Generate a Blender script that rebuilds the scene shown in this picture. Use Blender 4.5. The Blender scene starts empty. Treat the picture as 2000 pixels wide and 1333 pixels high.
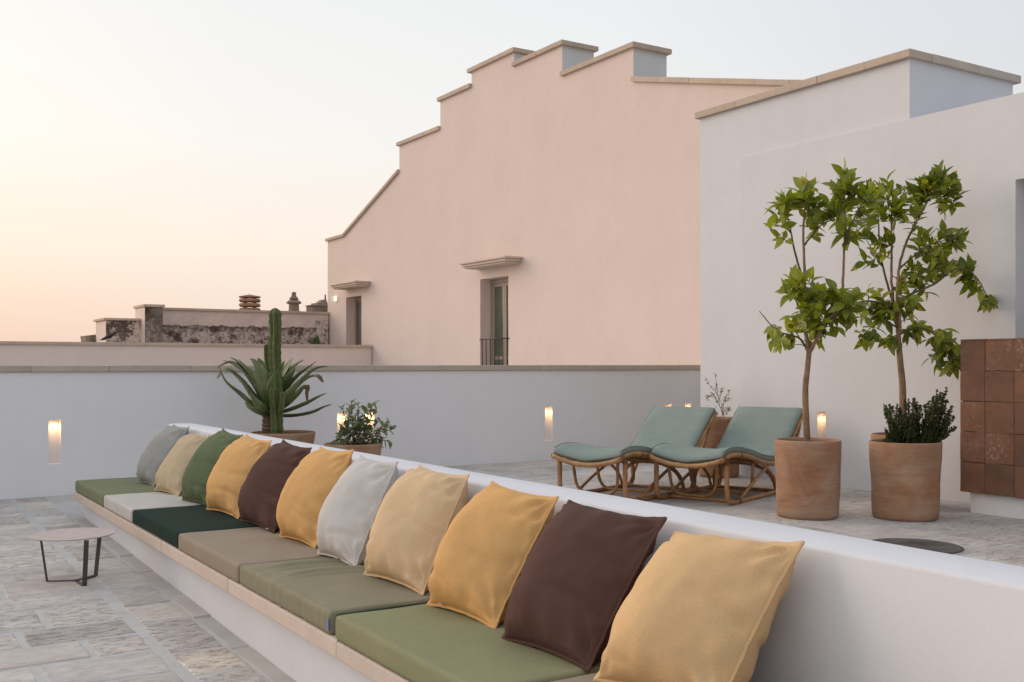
import bpy, math, random
from mathutils import Vector, Matrix, noise
import bmesh
sc = bpy.context.scene
COL = sc.collection
R = math.radians
CZ = 1.08                       # eye height above the upper terrace

# ------------------------------------------------------------------ camera
cam = bpy.data.cameras.new('camera'); camo = bpy.data.objects.new('camera', cam); COL.objects.link(camo)
camo.location = (0, 0, CZ); camo.rotation_euler = (math.pi/2, 0, -R(32.2))
cam.sensor_width = 36; cam.lens = 36.9; cam.shift_y = 0.0228; cam.clip_start = .05; cam.clip_end = 3000
sc.camera = camo
TH = R(32.2); SN, CS = math.sin(TH), math.cos(TH); FP = 2050.; HY = 712.

# ------------------------------------------------------------------ dusk sky, low glow on the left
GLOW = Vector((-.62, .78, 0)).normalized()
w = bpy.data.worlds.new('World'); sc.world = w; w.use_nodes = True
nt = w.node_tree; N = nt.nodes; L = nt.links; N.clear()
def nd(t, **k):
    n = N.new(t)
    for a, b in k.items(): setattr(n, a, b)
    return n
def mth(op, a, b=None, clamp=False):
    n = nd('ShaderNodeMath', operation=op, use_clamp=clamp)
    for i, x in enumerate((a, b)):
        if x is None: continue
        if isinstance(x, (int, float)): n.inputs[i].default_value = x
        else: L.new(x, n.inputs[i])
    return n.outputs[0]
tc = nd('ShaderNodeTexCoord'); sep = nd('ShaderNodeSeparateXYZ'); L.new(tc.outputs['Generated'], sep.inputs[0])
el = mth('ABSOLUTE', sep.outputs[2])
hl = mth('SQRT', mth('ADD', mth('MULTIPLY', sep.outputs[0], sep.outputs[0]), mth('MULTIPLY', sep.outputs[1], sep.outputs[1])))
dt = mth('ADD', mth('MULTIPLY', sep.outputs[0], GLOW.x), mth('MULTIPLY', sep.outputs[1], GLOW.y))
ca = mth('DIVIDE', dt, mth('MAXIMUM', hl, .001))
def ramp(f, stops):
    r = nd('ShaderNodeValToRGB'); r.color_ramp.interpolation = 'B_SPLINE' if False else 'LINEAR'
    e = r.color_ramp.elements
    while len(e) > len(stops): e.remove(e[-1])
    while len(e) < len(stops): e.new(1)
    for x, (p, c) in zip(e, stops): x.position = p; x.color = (*c, 1)
    L.new(f, r.inputs[0]); return r.outputs[0]
glowside = ramp(el, [(0, (.98, .58, .40)), (.035, (1.03, .72, .52)), (.10, (1.14, .93, .71)), (.20, (1.14, 1.05, .93)), (.36, (1.05, 1.02, .97)), (.6, (.86, .89, .95)), (1, (.77, .84, .96))])
sideways = ramp(el, [(0, (.84, .70, .63)), (.05, (.90, .78, .71)), (.12, (.93, .86, .81)), (.22, (.86, .87, .87)), (.36, (.79, .83, .87)), (.6, (.74, .80, .89)), (1, (.77, .84, .96))])
away = ramp(el, [(0, (.29, .28, .33)), (.08, (.38, .37, .43)), (.2, (.48, .49, .55)), (.45, (.60, .64, .73)), (1, (.77, .84, .96))])
f1 = ramp(mth('ADD', mth('MULTIPLY', ca, .5), .5), [(0, (0, 0, 0)), (.5, (0, 0, 0)), (.78, (.35, .35, .35)), (.88, (.72, .72, .72)), (1, (1, 1, 1))])
f2 = ramp(mth('ADD', mth('MULTIPLY', ca, .5), .5), [(0, (0, 0, 0)), (.62, (1, 1, 1))])
m1 = nd('ShaderNodeMixRGB'); L.new(f2, m1.inputs[0]); L.new(away, m1.inputs[1]); L.new(sideways, m1.inputs[2])
m2 = nd('ShaderNodeMixRGB'); L.new(f1, m2.inputs[0]); L.new(m1.outputs[0], m2.inputs[1]); L.new(glowside, m2.inputs[2])
bg = nd('ShaderNodeBackground'); L.new(m2.outputs[0], bg.inputs[0]); bg.inputs[1].default_value = 1.0
wo = nd('ShaderNodeOutputWorld'); L.new(bg.outputs[0], wo.inputs[0])
# the last of the sun behind the haze: weak, very wide, warm
sl = bpy.data.lights.new('sun', 'SUN'); sl.energy = 1.6; sl.angle = R(44); sl.color = (1, .77, .60)
so = bpy.data.objects.new('sun', sl); COL.objects.link(so)
sd = Vector((-.56*math.cos(R(19)), .83*math.cos(R(19)), math.sin(R(19))))
so.rotation_euler = sd.to_track_quat('Z', 'Y').to_euler(); so.location = (-20, 25, 12)
sc.view_settings.view_transform = 'Standard'; sc.view_settings.look = 'None'
sc.view_settings.exposure = 0; sc.view_settings.gamma = 1; sc.view_settings.use_curve_mapping = False
sc.render.engine = 'CYCLES'
sc.cycles.max_bounces = 7

# ------------------------------------------------------------------ measuring: a photo point on a known plane of the place
def onX(px, py, X):
    r = (px-1000)/FP; F = X/(SN+CS*r); return Vector((X, F*(CS-SN*r), CZ-(py-HY)/FP*F))
def onY(px, py, Y):
    r = (px-1000)/FP; F = Y/(CS-SN*r); return Vector((F*(SN+CS*r), Y, CZ-(py-HY)/FP*F))
def onZ(px, py, z):
    F = (CZ-z)*FP/(py-HY); r = (px-1000)/FP; return Vector((F*(SN+CS*r), F*(CS-SN*r), z))
def atF(px, py, F):
    r = (px-1000)/FP; return Vector((F*(SN+CS*r), F*(CS-SN*r), CZ-(py-HY)/FP*F))

# ------------------------------------------------------------------ materials
def mat(name, build):
    m = bpy.data.materials.new(name); m.use_nodes = True
    t = m.node_tree; t.nodes.clear()
    class G:
        nodes = t.nodes; links = t.links
        def n(s, ty, **k):
            x = t.nodes.new(ty)
            for a, b in k.items(): setattr(x, a, b)
            return x
        def l(s, a, b): t.links.new(a, b)
        def coord(s, kind='Object', scale=(1, 1, 1), rand=0.):
            c = s.n('ShaderNodeTexCoord'); mp = s.n('ShaderNodeMapping'); s.l(c.outputs[kind], mp.inputs[0])
            mp.inputs['Scale'].default_value = scale
            if rand:
                oi = s.n('ShaderNodeObjectInfo'); mu = s.n('ShaderNodeVectorMath', operation='SCALE')
                cb = s.n('ShaderNodeCombineXYZ')
                s.l(oi.outputs['Random'], cb.inputs[0]); s.l(oi.outputs['Random'], cb.inputs[1]); s.l(oi.outputs['Random'], cb.inputs[2])
                s.l(cb.outputs[0], mu.inputs[0]); mu.inputs['Scale'].default_value = rand
                s.l(mu.outputs[0], mp.inputs['Location'])
            return mp.outputs[0]
        def noise(s, vec, scale, detail=4, rough=.55, dist=0):
            x = s.n('ShaderNodeTexNoise'); s.l(vec, x.inputs['Vector']); x.inputs['Scale'].default_value = scale
            x.inputs['Detail'].default_value = detail; x.inputs['Roughness'].default_value = rough; x.inputs['Distortion'].default_value = dist
            return x.outputs['Fac']
        def ramp(s, f, stops):
            r = s.n('ShaderNodeValToRGB'); e = r.color_ramp.elements
            while len(e) < len(stops): e.new(1)
            for x, (p, c) in zip(e, stops): x.position = p; x.color = (*c, 1) if len(c) == 3 else c
            s.l(f, r.inputs[0]); return r.outputs[0]
        def mix(s, f, a, b, mode='MIX'):
            x = s.n('ShaderNodeMixRGB', blend_type=mode)
            for i, v in enumerate((f, a, b)):
                if isinstance(v, (int, float)): x.inputs[i].default_value = v
                elif isinstance(v, tuple): x.inputs[i].default_value = (*v, 1)
                else: s.l(v, x.inputs[i])
            return x.outputs[0]
        def math(s, op, a, b=0., clamp=False):
            x = s.n('ShaderNodeMath', operation=op, use_clamp=clamp)
            for i, v in enumerate((a, b)):
                if isinstance(v, (int, float)): x.inputs[i].default_value = v
                else: s.l(v, x.inputs[i])
            return x.outputs[0]
        def bump(s, h, dist, strength=1., prev=None):
            b = s.n('ShaderNodeBump'); s.l(h, b.inputs['Height']); b.inputs['Distance'].default_value = dist; b.inputs['Strength'].default_value = strength
            if prev: s.l(prev, b.inputs['Normal'])
            return b.outputs[0]
        def rnd(s):
            return s.n('ShaderNodeObjectInfo').outputs['Random']
        def out(s, col, rough=.8, normal=None, metal=0., spec=.3, **kw):
            p = s.n('ShaderNodeBsdfPrincipled'); o = s.n('ShaderNodeOutputMaterial')
            if isinstance(col, tuple): p.inputs['Base Color'].default_value = (*col, 1)
            else: s.l(col, p.inputs['Base Color'])
            if isinstance(rough, (int, float)): p.inputs['Roughness'].default_value = rough
            else: s.l(rough, p.inputs['Roughness'])
            p.inputs['Metallic'].default_value = metal; p.inputs['Specular IOR Level'].default_value = spec
            for k, v in kw.items(): p.inputs[k.replace('_', ' ')].default_value = v
            if normal: s.l(normal, p.inputs['Normal'])
            s.l(p.outputs[0], o.inputs[0]); s.p = p; s.o = o; return p
    g = G(); build(g); return m
M = {}
def sc3(c, k): return tuple(min(1, x*k) for x in c)

def plaster(c, var=.05, rough=.92, streak=.35):
    def b(g):
        v = g.coord(); n1 = g.noise(v, .9, 5, .6); n2 = g.noise(v, 7, 4, .6)
        vs = g.coord(scale=(1.3, 1.3, .25)); n3 = g.noise(vs, 1.6, 5, .65, .3)
        c1 = g.ramp(n1, [(.3, sc3(c, 1-var*1.6)), (.7, sc3(c, 1+var))])
        c2 = g.mix(.5, c1, g.ramp(n2, [(.3, sc3(c, 1-var)), (.7, sc3(c, 1+var*.6))]))
        c3 = g.mix(streak, c2, g.ramp(n3, [(.25, sc3(c, 1-var*2.2)), (.6, sc3(c, 1+var*.5))]))
        h = g.mix(.5, g.noise(v, 3, 6, .6), g.noise(v, 60, 3, .7))
        nb = g.bump(g.noise(v, 1.7, 3, .5), .03, .35); nb = g.bump(h, .008, .22, nb)
        nb = g.bump(g.noise(v, 190, 2, .6), .0008, .4, nb)
        g.out(c3, rough, nb, spec=.15)
    return b
M['plaster'] = mat('white_plaster', plaster((.82, .81, .81), .035, streak=.22))
M['plaster_pink'] = mat('pink_plaster', plaster((.715, .59, .525), .05, streak=.16))
M['plaster_rose'] = mat('rose_plaster', plaster((.76, .635, .565), .05))
M['plaster_smooth'] = mat('smooth_white_plaster', plaster((.665, .66, .675), .035, streak=.2))
M['plaster_bench'] = mat('bench_plaster', plaster((.665, .66, .675), .045, streak=.25))
M['plaster_grey'] = mat('grey_white_plaster', plaster((.64, .645, .64), .05))
M['plaster_old'] = mat('aged_white_plaster', plaster((.72, .68, .67), .05))
def stone(c, var=.12, s=1.):
    def b(g):
        v = g.coord(rand=9.); n = g.noise(v, 14*s, 6, .65); n2 = g.noise(v, 3*s, 3, .5); n3 = g.noise(v, 120*s, 3, .7)
        r = g.ramp(g.rnd(), [(0, sc3(c, .93)), (.5, c), (1, (min(1, c[0]*1.05), c[1]*1.02, c[2]*.97))])
        c1 = g.mix(1., r, g.ramp(n, [(.3, (1-var,)*3), (.7, (1, 1, 1))]), 'MULTIPLY')
        c1 = g.mix(1., c1, g.ramp(n2, [(.3, (1-var, 1-var*1.1, 1-var*1.2)), (.75, (1, 1, 1))]), 'MULTIPLY')
        nb = g.bump(g.mix(.4, n, n3), .008, .6)
        g.out(c1, .88, nb, spec=.2)
    return b
M['cap'] = mat('sandstone', stone((.60, .49, .39)))
M['cap_grey'] = mat('pale_limestone', stone((.56, .49, .41)))
M['ledge'] = mat('beige_ledge_stone', stone((.66, .545, .46), .08))

def slab(tone):
    def b(g):
        v = g.coord(rand=31., scale=(.8, 1.3, 1)); n = g.noise(v, 9, 8, .68, .5); n2 = g.noise(v, 2.2, 4, .6, .6)
        vp = g.coord(rand=31., scale=(.65, 1.5, 1)); pit = g.noise(vp, 27, 6, .78, .4)
        rr = g.rnd()
        base = g.ramp(rr, [(0, (.37*tone, .345*tone, .325*tone)), (.35, (.46*tone, .42*tone, .385*tone)), (.6, (.41*tone, .395*tone, .38*tone)), (.82, (.49*tone, .45*tone, .41*tone)), (.95, (.42*tone, .40*tone, .385*tone)), (1, (.54*tone, .48*tone, .41*tone))])
        c = g.mix(1., base, g.ramp(n, [(.28, (.80, .785, .77)), (.5, (.98, .97, .955)), (.75, (1.10, 1.08, 1.06))]), 'MULTIPLY')
        c = g.mix(1., c, g.ramp(n2, [(.3, (.78, .77, .77)), (.62, (1.06, 1.05, 1.03))]), 'MULTIPLY')
        pm = g.ramp(pit, [(.38, (0, 0, 0)), (.49, (1, 1, 1))])
        # how pitted this slab is
        amt = g.ramp(g.math('FRACT', g.math('MULTIPLY', rr, 7.31)), [(0, (.9,)*3), (.6, (.6,)*3), (1, (.15,)*3)])
        mask = g.math('MULTIPLY', g.math('SUBTRACT', 1., pm), amt)
        c = g.mix(mask, c, (.23, .205, .185))
        wh = g.ramp(g.noise(vp, 30, 5, .7, .4), [(.56, (0, 0, 0)), (.68, (1, 1, 1))])
        c = g.mix(g.math('MULTIPLY', wh, .4), c, (.62, .58, .53))
        nb = g.bump(g.math('SUBTRACT', n, g.math('MULTIPLY', mask, .6)), .006, .7)
        g.out(c, .75, nb, spec=.25)
    return b
M['slab'] = mat('worn_limestone_slab', slab(1.28))
def mortar(g):
    v = g.coord(); n = g.noise(v, 6, 6, .7); n2 = g.noise(v, 80, 3, .6)
    c = g.ramp(n, [(.25, (.40, .39, .375)), (.5, (.49, .475, .455)), (.8, (.56, .54, .515))])
    g.out(c, .9, g.bump(g.mix(.5, n, n2), .006, .7), spec=.15)
M['mortar'] = mat('grey_mortar', mortar)
M['kerb'] = mat('grey_cement', stone((.52, .505, .49), .14, .5))
M['ground'] = mat('dry_ground', plaster((.30, .26, .21), .1))

def fabric(c, c2=None, weave=900, str_=.5, herring=False):
    c2 = c2 or sc3(c, .8)
    def b(g):
        v = g.coord()
        n = g.noise(v, 900, 2, .6); big = g.noise(v, 5, 4, .6)
        col = g.mix(g.ramp(n, [(.35, (0, 0, 0)), (.65, (1, 1, 1))]), c2, sc3(c, 1.08))
        col = g.mix(1., col, g.ramp(big, [(.3, (.93, .93, .93)), (.7, (1.04, 1.04, 1.04))]), 'MULTIPLY')
        w1 = g.n('ShaderNodeTexWave', wave_type='BANDS', bands_direction='Z'); g.l(v, w1.inputs[0]); w1.inputs['Scale'].default_value = weave/3.; w1.inputs['Distortion'].default_value = 1.5 if not herring else 6
        w2 = g.n('ShaderNodeTexWave', wave_type='BANDS', bands_direction='Y'); g.l(v, w2.inputs[0]); w2.inputs['Scale'].default_value = weave/3.; w2.inputs['Distortion'].default_value = 1.5
        wv = g.mix(.5, w1.outputs['Fac'], w2.outputs['Fac'])
        fl = g.noise(v, 230 if not herring else 260, 3, .7); col = g.mix(1., col, g.ramp(fl, [(.3, (.90,)*3), (.7, (1.08,)*3)]) if not herring else g.ramp(fl, [(.34, (.93,)*3), (.66, (1.05,)*3)]), 'MULTIPLY')
        soft = g.bump(g.noise(v, 22, 4, .6), .004, .5)
        nb = g.bump(fl, .0012, str_, soft)
        p = g.out(col, .95, nb, spec=.08)
        p.inputs['Sheen Weight'].default_value = .02; p.inputs['Sheen Roughness'].default_value = .5
    return b
FAB = {'grey': (.34, .335, .305), 'beige': (.56, .435, .275), 'green': (.14, .172, .09), 'mustard': (.71, .405, .158), 'brown': (.108, .057, .046),
       'lightgrey': (.60, .56, .515), 'sand': (.70, .50, .295), 'yellow': (.70, .46, .235),
       'seat_green': (.20, .215, .125), 'seat_green2': (.275, .27, .15), 'seat_white': (.54, .515, .47), 'seat_dark': (.014, .032, .024), 'seat_taupe': (.33, .265, .195), 'seat_olive': (.275, .25, .165), 'seat_side': (.035, .065, .045), 'sage': (.27, .32, .285)}
for k, c in FAB.items(): M['f_'+k] = mat(k+'_fabric', fabric(c, herring=(k == 'yellow'), weave=(420 if k == 'yellow' else 900)))
def simple(c, rough=.5, metal=0., spec=.4): return lambda g: g.out(c, rough, None, metal, spec)
M['tag'] = mat('white_tag', simple((.6, .6, .62), .7)); M['tagblue'] = mat('blue_tag', simple((.16, .2, .36), .7))
def tmetal(c):
    def b(g):
        v = g.coord(); n = g.noise(v, 18, 4, .6)
        g.out(g.ramp(n, [(.3, sc3(c, .88)), (.7, sc3(c, 1.1))]), .55, g.bump(g.noise(v, 300, 2), .0006, .5), .0, .4)
    return b
M['table_top'] = mat('powder_coated_top', tmetal((.46, .37, .33))); M['table_leg'] = mat('brown_powder_coated_steel', tmetal((.075, .058, .052)))
M['iron'] = mat('dark_iron', tmetal((.05, .042, .04)))
def terracotta(g):
    v = g.coord(rand=5., scale=(1, 1, 3.5)); n = g.noise(v, 5, 6, .65, .3); v2 = g.coord(rand=5.); n2 = g.noise(v2, 3.2, 5, .6, .8)
    st = g.noise(g.coord(rand=3., scale=(.6, .6, 14)), 6, 4, .6)
    c = g.ramp(n2, [(.25, (.31, .15, .082)), (.42, (.385, .21, .125)), (.55, (.41, .26, .17)), (.75, (.44, .305, .215))])
    c = g.mix(1., c, g.ramp(n, [(.3, (.82, .80, .78)), (.7, (1.06, 1.05, 1.04))]), 'MULTIPLY')
    c = g.mix(1., c, g.ramp(st, [(.3, (.88, .87, .86)), (.7, (1.05, 1.05, 1.05))]), 'MULTIPLY')
    ef = g.ramp(g.noise(v2, 7, 6, .7, 1.), [(.66, (0, 0, 0)), (.76, (1, 1, 1))])
    c = g.mix(g.math('MULTIPLY', ef, .4), c, (.62, .50, .42))
    nb = g.bump(g.mix(.6, n, st), .005, .6); nb = g.bump(g.noise(v2, 130, 3), .0015, .5, nb)
    g.out(c, .85, nb, spec=.2)
M['terracotta'] = mat('terracotta', terracotta)
M['soil'] = mat('dark_soil', stone((.05, .035, .025), .4))
def tile(g):
    v = g.coord(rand=17.); n = g.noise(v, 6, 6, .65, .5); n2 = g.noise(v, 38, 5, .75, .4)
    base = g.ramp(g.rnd(), [(0, (.175, .097, .068)), (.35, (.20, .108, .072)), (.7, (.235, .12, .076)), (1, (.19, .108, .078))])
    c = g.mix(1., base, g.ramp(n, [(.25, (.72, .7, .68)), (.5, (1, 1, 1)), (.75, (1.2, 1.16, 1.12))]), 'MULTIPLY')
    amt = g.ramp(g.math('FRACT', g.math('MULTIPLY', g.rnd(), 5.7)), [(.3, (0, 0, 0)), (.9, (1, 1, 1))])
    sp = g.math('MULTIPLY', g.ramp(g.math('MULTIPLY', n2, g.math('ADD', g.noise(v, 4.5, 2), .45)), [(.52, (0, 0, 0)), (.62, (1, 1, 1))]), amt)
    c = g.mix(g.math('MULTIPLY', sp, .55), c, (.46, .34, .27))
    nb = g.bump(g.mix(.5, n, n2), .010, .9); g.out(c, .93, nb, spec=.1)
M['tile'] = mat('terracotta_wall_tile', tile)
M['tile_joint'] = mat('brown_tile_joint', stone((.17, .10, .072), .2))
def bamboo(g):
    v = g.coord(rand=3.); n = g.noise(v, 9, 5, .6); n2 = g.noise(v, 60, 4, .7)
    c = g.ramp(n, [(.25, (.27, .125, .045)), (.5, (.41, .215, .085)), (.75, (.50, .29, .13))])
    c = g.mix(1., c, g.ramp(n2, [(.3, (.78, .76, .74)), (.7, (1.08, 1.06, 1.04))]), 'MULTIPLY')
    g.out(c, .42, g.bump(n2, .001, .5), spec=.45)
M['bamboo'] = mat('rattan_cane', bamboo)
M['wrap'] = mat('rattan_binding', stone((.33, .17, .08), .3, 4))
def leafm(a, b, c_, trans=.35, rough=.38):
    def f(g):
        v = g.coord(); n = g.noise(v, 30, 3)
        col = g.ramp(g.math('FRACT', g.math('ADD', g.rnd(), g.math('MULTIPLY', g.noise(v, 9, 1), 1.3))), [(0, a), (.55, b), (.86, sc3(b, 1.25)), (1, c_)])
        col = g.mix(1., col, g.ramp(n, [(.3, (.8, .82, .8)), (.7, (1.15, 1.12, 1.05))]), 'MULTIPLY')
        p = g.out(col, rough, g.bump(n, .002, .4), spec=.5)
        t = g.n('ShaderNodeBsdfTranslucent'); g.l(g.mix(1., col, (1.6, 1.7, .6), 'MULTIPLY'), t.inputs[0])
        mx = g.n('ShaderNodeMixShader'); mx.inputs[0].default_value = trans
        g.l(p.outputs[0], mx.inputs[1]); g.l(t.outputs[0], mx.inputs[2]); g.l(mx.outputs[0], g.o.inputs[0])
    return f
M['leaf'] = mat('citrus_leaf', leafm((.085, .125, .014), (.235, .27, .028), (.46, .36, .06), .38, .42))
M['sage_leaf'] = mat('grey_green_leaf', leafm((.10, .13, .07), (.19, .22, .13), (.26, .25, .12), .2, .6))
M['shrub_leaf'] = mat('dark_shrub_leaf', leafm((.028, .045, .010), (.05, .07, .016), (.09, .06, .02), .25, .5))
M['dry_leaf'] = mat('dry_small_leaf', leafm((.17, .17, .08), (.24, .22, .10), (.42, .22, .08), .2, .6))
M['prickly'] = mat('prickly_pear_pad', leafm((.045, .085, .02), (.06, .10, .025), (.07, .1, .02), .05, .5))
def agave(g):
    v = g.coord(rand=2.); n = g.noise(g.coord(scale=(1, 1, .5)), 8, 4)
    c = g.ramp(n, [(.25, (.075, .105, .038)), (.5, (.155, .19, .078)), (.75, (.24, .265, .13))])
    g.out(c, .5, g.bump(g.noise(v, 60, 3), .001, .4), spec=.35)
M['agave'] = mat('agave_skin', agave); M['agave_edge'] = mat('agave_pale_margin', simple((.24, .22, .11), .6))
M['dry'] = mat('dry_leaf_tip', simple((.16, .09, .05), .8))
def cactus(g):
    v = g.coord(); n = g.noise(v, 25, 4)
    g.out(g.ramp(n, [(.3, (.055, .075, .014)), (.7, (.105, .128, .03))]), .55, g.bump(n, .003, .4), spec=.35)
M['cactus'] = mat('cactus_skin', cactus); M['cactus_rib'] = mat('cactus_rib_edge', simple((.16, .17, .09), .8))
def bark(a, b_):
    def f(g):
        v = g.coord(scale=(1, 1, .3)); n = g.noise(v, 60, 6, .7); n2 = g.noise(g.coord(), 6, 3)
        c = g.mix(1., g.ramp(n, [(.3, a), (.7, b_)]), g.ramp(n2, [(.3, (.8, .8, .8)), (.7, (1.1, 1.1, 1.1))]), 'MULTIPLY')
        g.out(c, .9, g.bump(n, .004, .8), spec=.15)
    return f
M['bark'] = mat('brown_bark', bark((.19, .115, .065), (.38, .25, .155))); M['twig'] = mat('green_brown_twig', bark((.09, .085, .03), (.17, .16, .07)))
M['agave_trunk'] = mat('fibrous_trunk', bark((.10, .06, .035), (.32, .21, .13)))
def weathered(split, ragged=.12):
    """old rubble wall: bare mottled stone, dark lichen along the break, sound plaster above the height 'split'"""
    def f(g):
        v = g.coord(); n = g.noise(v, 2.6, 8, .78, .3); n2 = g.noise(v, 11, 6, .7)
        vo = g.n('ShaderNodeTexVoronoi'); g.l(v, vo.inputs['Vector']); vo.inputs['Scale'].default_value = 9.
        c = g.ramp(n2, [(.30, (.12, .08, .065)), (.40, (.30, .225, .19)), (.47, (.56, .48, .42)), (.62, (.66, .58, .52)), (.75, (.46, .35, .30))])
        c = g.mix(g.ramp(n, [(.44, (1, 1, 1)), (.52, (0, 0, 0))]), c, (.12, .085, .075))
        sp = g.n('ShaderNodeSeparateXYZ'); g.l(v, sp.inputs[0])
        zz = g.math('SUBTRACT', sp.outputs[2], split)
        zz = g.math('ADD', zz, g.math('MULTIPLY', g.math('SUBTRACT', g.noise(g.coord(scale=(1, 1, .5)), 5, 5, .7), .5), ragged*2))
        band = g.math('MULTIPLY', g.ramp(g.math('ADD', zz, .22), [(0, (0, 0, 0)), (.16, (1, 1, 1))]), g.ramp(n2, [(.38, (1, 1, 1)), (.62, (.25, .25, .25))]))
        c = g.mix(band, c, (.105, .06, .048))
        top = g.ramp(zz, [(0, (0, 0, 0)), (.012, (1, 1, 1))])
        c = g.mix(top, c, g.ramp(g.noise(v, 2, 4), [(.3, (.66, .54, .48)), (.7, (.74, .61, .545))]))
        hb = g.math('MULTIPLY', g.math('ADD', n2, n), g.math('SUBTRACT', 1., top))
        g.out(c, .95, g.bump(hb, .03, .8), spec=.1)
    return f
M['old_wall'] = mat('weathered_rubble_wall', weathered(2.06)); M['old_wall_low'] = mat('weathered_rubble_wall_low', weathered(9))
M['old_pier'] = mat('mottled_grey_render', stone((.50, .44, .41), .75, .9)); M['old_stone'] = mat('lichened_stone', stone((.42, .34, .29), .45, .5))
M['vent_clay'] = mat('clay_vent_tile', stone((.42, .25, .16), .2))
M['frame'] = mat('taupe_window_frame', simple((.33, .26, .21), .5)); M['shutter'] = mat('dark_window_leaf', simple((.16, .14, .12), .5))
def glass(g):
    v = g.coord(); g.out(g.ramp(g.noise(v, 2.2, 4, .6, 1.), [(.3, (.07, .085, .06)), (.7, (.13, .15, .105))]), .12, None, 0, .6)
M['glass'] = mat('green_grey_glass', glass)
def emit(c, s):
    def f(g):
        e = g.n('ShaderNodeEmission'); e.inputs[0].default_value = (*c, 1); e.inputs[1].default_value = s
        o = g.n('ShaderNodeOutputMaterial'); g.l(e.outputs[0], o.inputs[0])
    return f
M['lens'] = mat('warm_lamp_lens', emit((1, .66, .32), 8)); M['lamp_face'] = mat('lit_lamp_face', emit((1, .86, .68), 1.3))
M['white'] = mat('white_paint', simple((.75, .73, .7), .5)); M['cover'] = mat('grey_hatch_cover', stone((.19, .18, .17), .5, 1.5))
M['bird'] = mat('black_feathers', simple((.025, .022, .022), .6)); M['bird_w'] = mat('white_feathers', simple((.55, .53, .5), .8)); M['beak'] = mat('beak', simple((.03, .025, .02), .4))

# ------------------------------------------------------------------ mesh helpers
class MB:
    def __init__(s): s.v = []; s.f = []; s.m = []
    def add(s, vs, fs, mi=0):
        o = len(s.v); s.v += [tuple(x) for x in vs]; s.f += [tuple(i+o for i in f) for f in fs]; s.m += [mi]*len(fs); return s
    def box(s, a, b, mi=0):
        (x0, y0, z0), (x1, y1, z1) = a, b
        return s.add([(x0, y0, z0), (x1, y0, z0), (x1, y1, z0), (x0, y1, z0), (x0, y0, z1), (x1, y0, z1), (x1, y1, z1), (x0, y1, z1)],
                     [(3, 2, 1, 0), (4, 5, 6, 7), (0, 1, 5, 4), (1, 2, 6, 5), (2, 3, 7, 6), (3, 0, 4, 7)], mi)
    def hexa(s, bottom, top, mi=0):
        return s.add(list(bottom)+list(top), [(3, 2, 1, 0), (4, 5, 6, 7), (0, 1, 5, 4), (1, 2, 6, 5), (2, 3, 7, 6), (3, 0, 4, 7)], mi)
    def tube(s, pts, rad, n=8, cap=True, mi=0):
        pts = [Vector(p) for p in pts]; k = len(pts); rads = rad if isinstance(rad, (list, tuple)) else [rad]*k
        up = None; vs = []
        for i, p in enumerate(pts):
            d = (pts[min(i+1, k-1)]-pts[max(i-1, 0)])
            d = d.normalized() if d.length > 1e-9 else Vector((0, 0, 1))
            if up is None:
                up = Vector((0, 0, 1)) if abs(d.z) < .9 else Vector((1, 0, 0))
            a = d.cross(up)
            if a.length < 1e-5: a = d.cross(Vector((1, 0, 0)))
            a.normalize(); b = a.cross(d).normalized(); up = b
            for j in range(n):
                t = 2*math.pi*j/n; vs.append(p+(a*math.cos(t)+b*math.sin(t))*rads[i])
        fs = [(i*n+j, i*n+(j+1) % n, (i+1)*n+(j+1) % n, (i+1)*n+j) for i in range(k-1) for j in range(n)]
        if cap: fs += [tuple(range(n))[::-1], tuple((k-1)*n+j for j in range(n))]
        return s.add(vs, fs, mi)
    def loft(s, rings, closed=True, mi=0, cap0=False, cap1=False):
        n = len(rings[0]); vs = [p for r in rings for p in r]
        fs = []
        for i in range(len(rings)-1):
            for j in range(n if closed else n-1):
                fs.append((i*n+j, i*n+(j+1) % n, (i+1)*n+(j+1) % n, (i+1)*n+j))
        if cap0: fs.append(tuple(range(n))[::-1])
        if cap1: fs.append(tuple((len(rings)-1)*n+j for j in range(n)))
        return s.add(vs, fs, mi)
    def build(s, name, mats, parent=None, smooth=False, loc=None, angle=None, bevel=0):
        me = bpy.data.meshes.new(name); vs = s.v
        if loc is not None: vs = [(x-loc[0], y-loc[1], z-loc[2]) for x, y, z in vs]
        me.from_pydata(vs, [], s.f)
        for m in (mats if isinstance(mats, (list, tuple)) else [mats]): me.materials.append(m)
        if max(s.m, default=0) > 0: me.polygons.foreach_set('material_index', s.m)
        if smooth: me.polygons.foreach_set('use_smooth', [True]*len(me.polygons))
        me.update()
        if angle is not None:
            me.polygons.foreach_set('use_smooth', [True]*len(me.polygons)); me.set_sharp_from_angle(angle=R(angle))
        o = bpy.data.objects.new(name, me); COL.objects.link(o)
        if loc is not None: o.location = loc
        if bevel:
            bv = o.modifiers.new('edge', 'BEVEL'); bv.width = bevel; bv.segments = 2; bv.limit_method = 'ANGLE'; bv.angle_limit = R(40)
        if parent: attach(o, parent)
        return o
def attach(o, p):
    o.parent = p
    q = p; m = Matrix.Identity(4); ch = []
    while q: ch.append(q); q = q.parent
    for q in reversed(ch): m = m @ (q.matrix_parent_inverse if q.parent else Matrix.Identity(4)) @ q.matrix_basis
    if o.get('rel') is None: o.matrix_parent_inverse = m.inverted()
def tag(o, label=None, cat=None, group=None, kind=None):
    if label: o['label'] = label
    if cat: o['category'] = cat
    if group: o['group'] = group
    if kind: o['kind'] = kind
    return o
def thing(name, loc, label, cat, group=None, rz=0):
    o = bpy.data.objects.new(name, None); COL.objects.link(o); o.location = loc; o.rotation_euler = (0, 0, rz); o.empty_display_size = .1
    return tag(o, label, cat, group)
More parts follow.
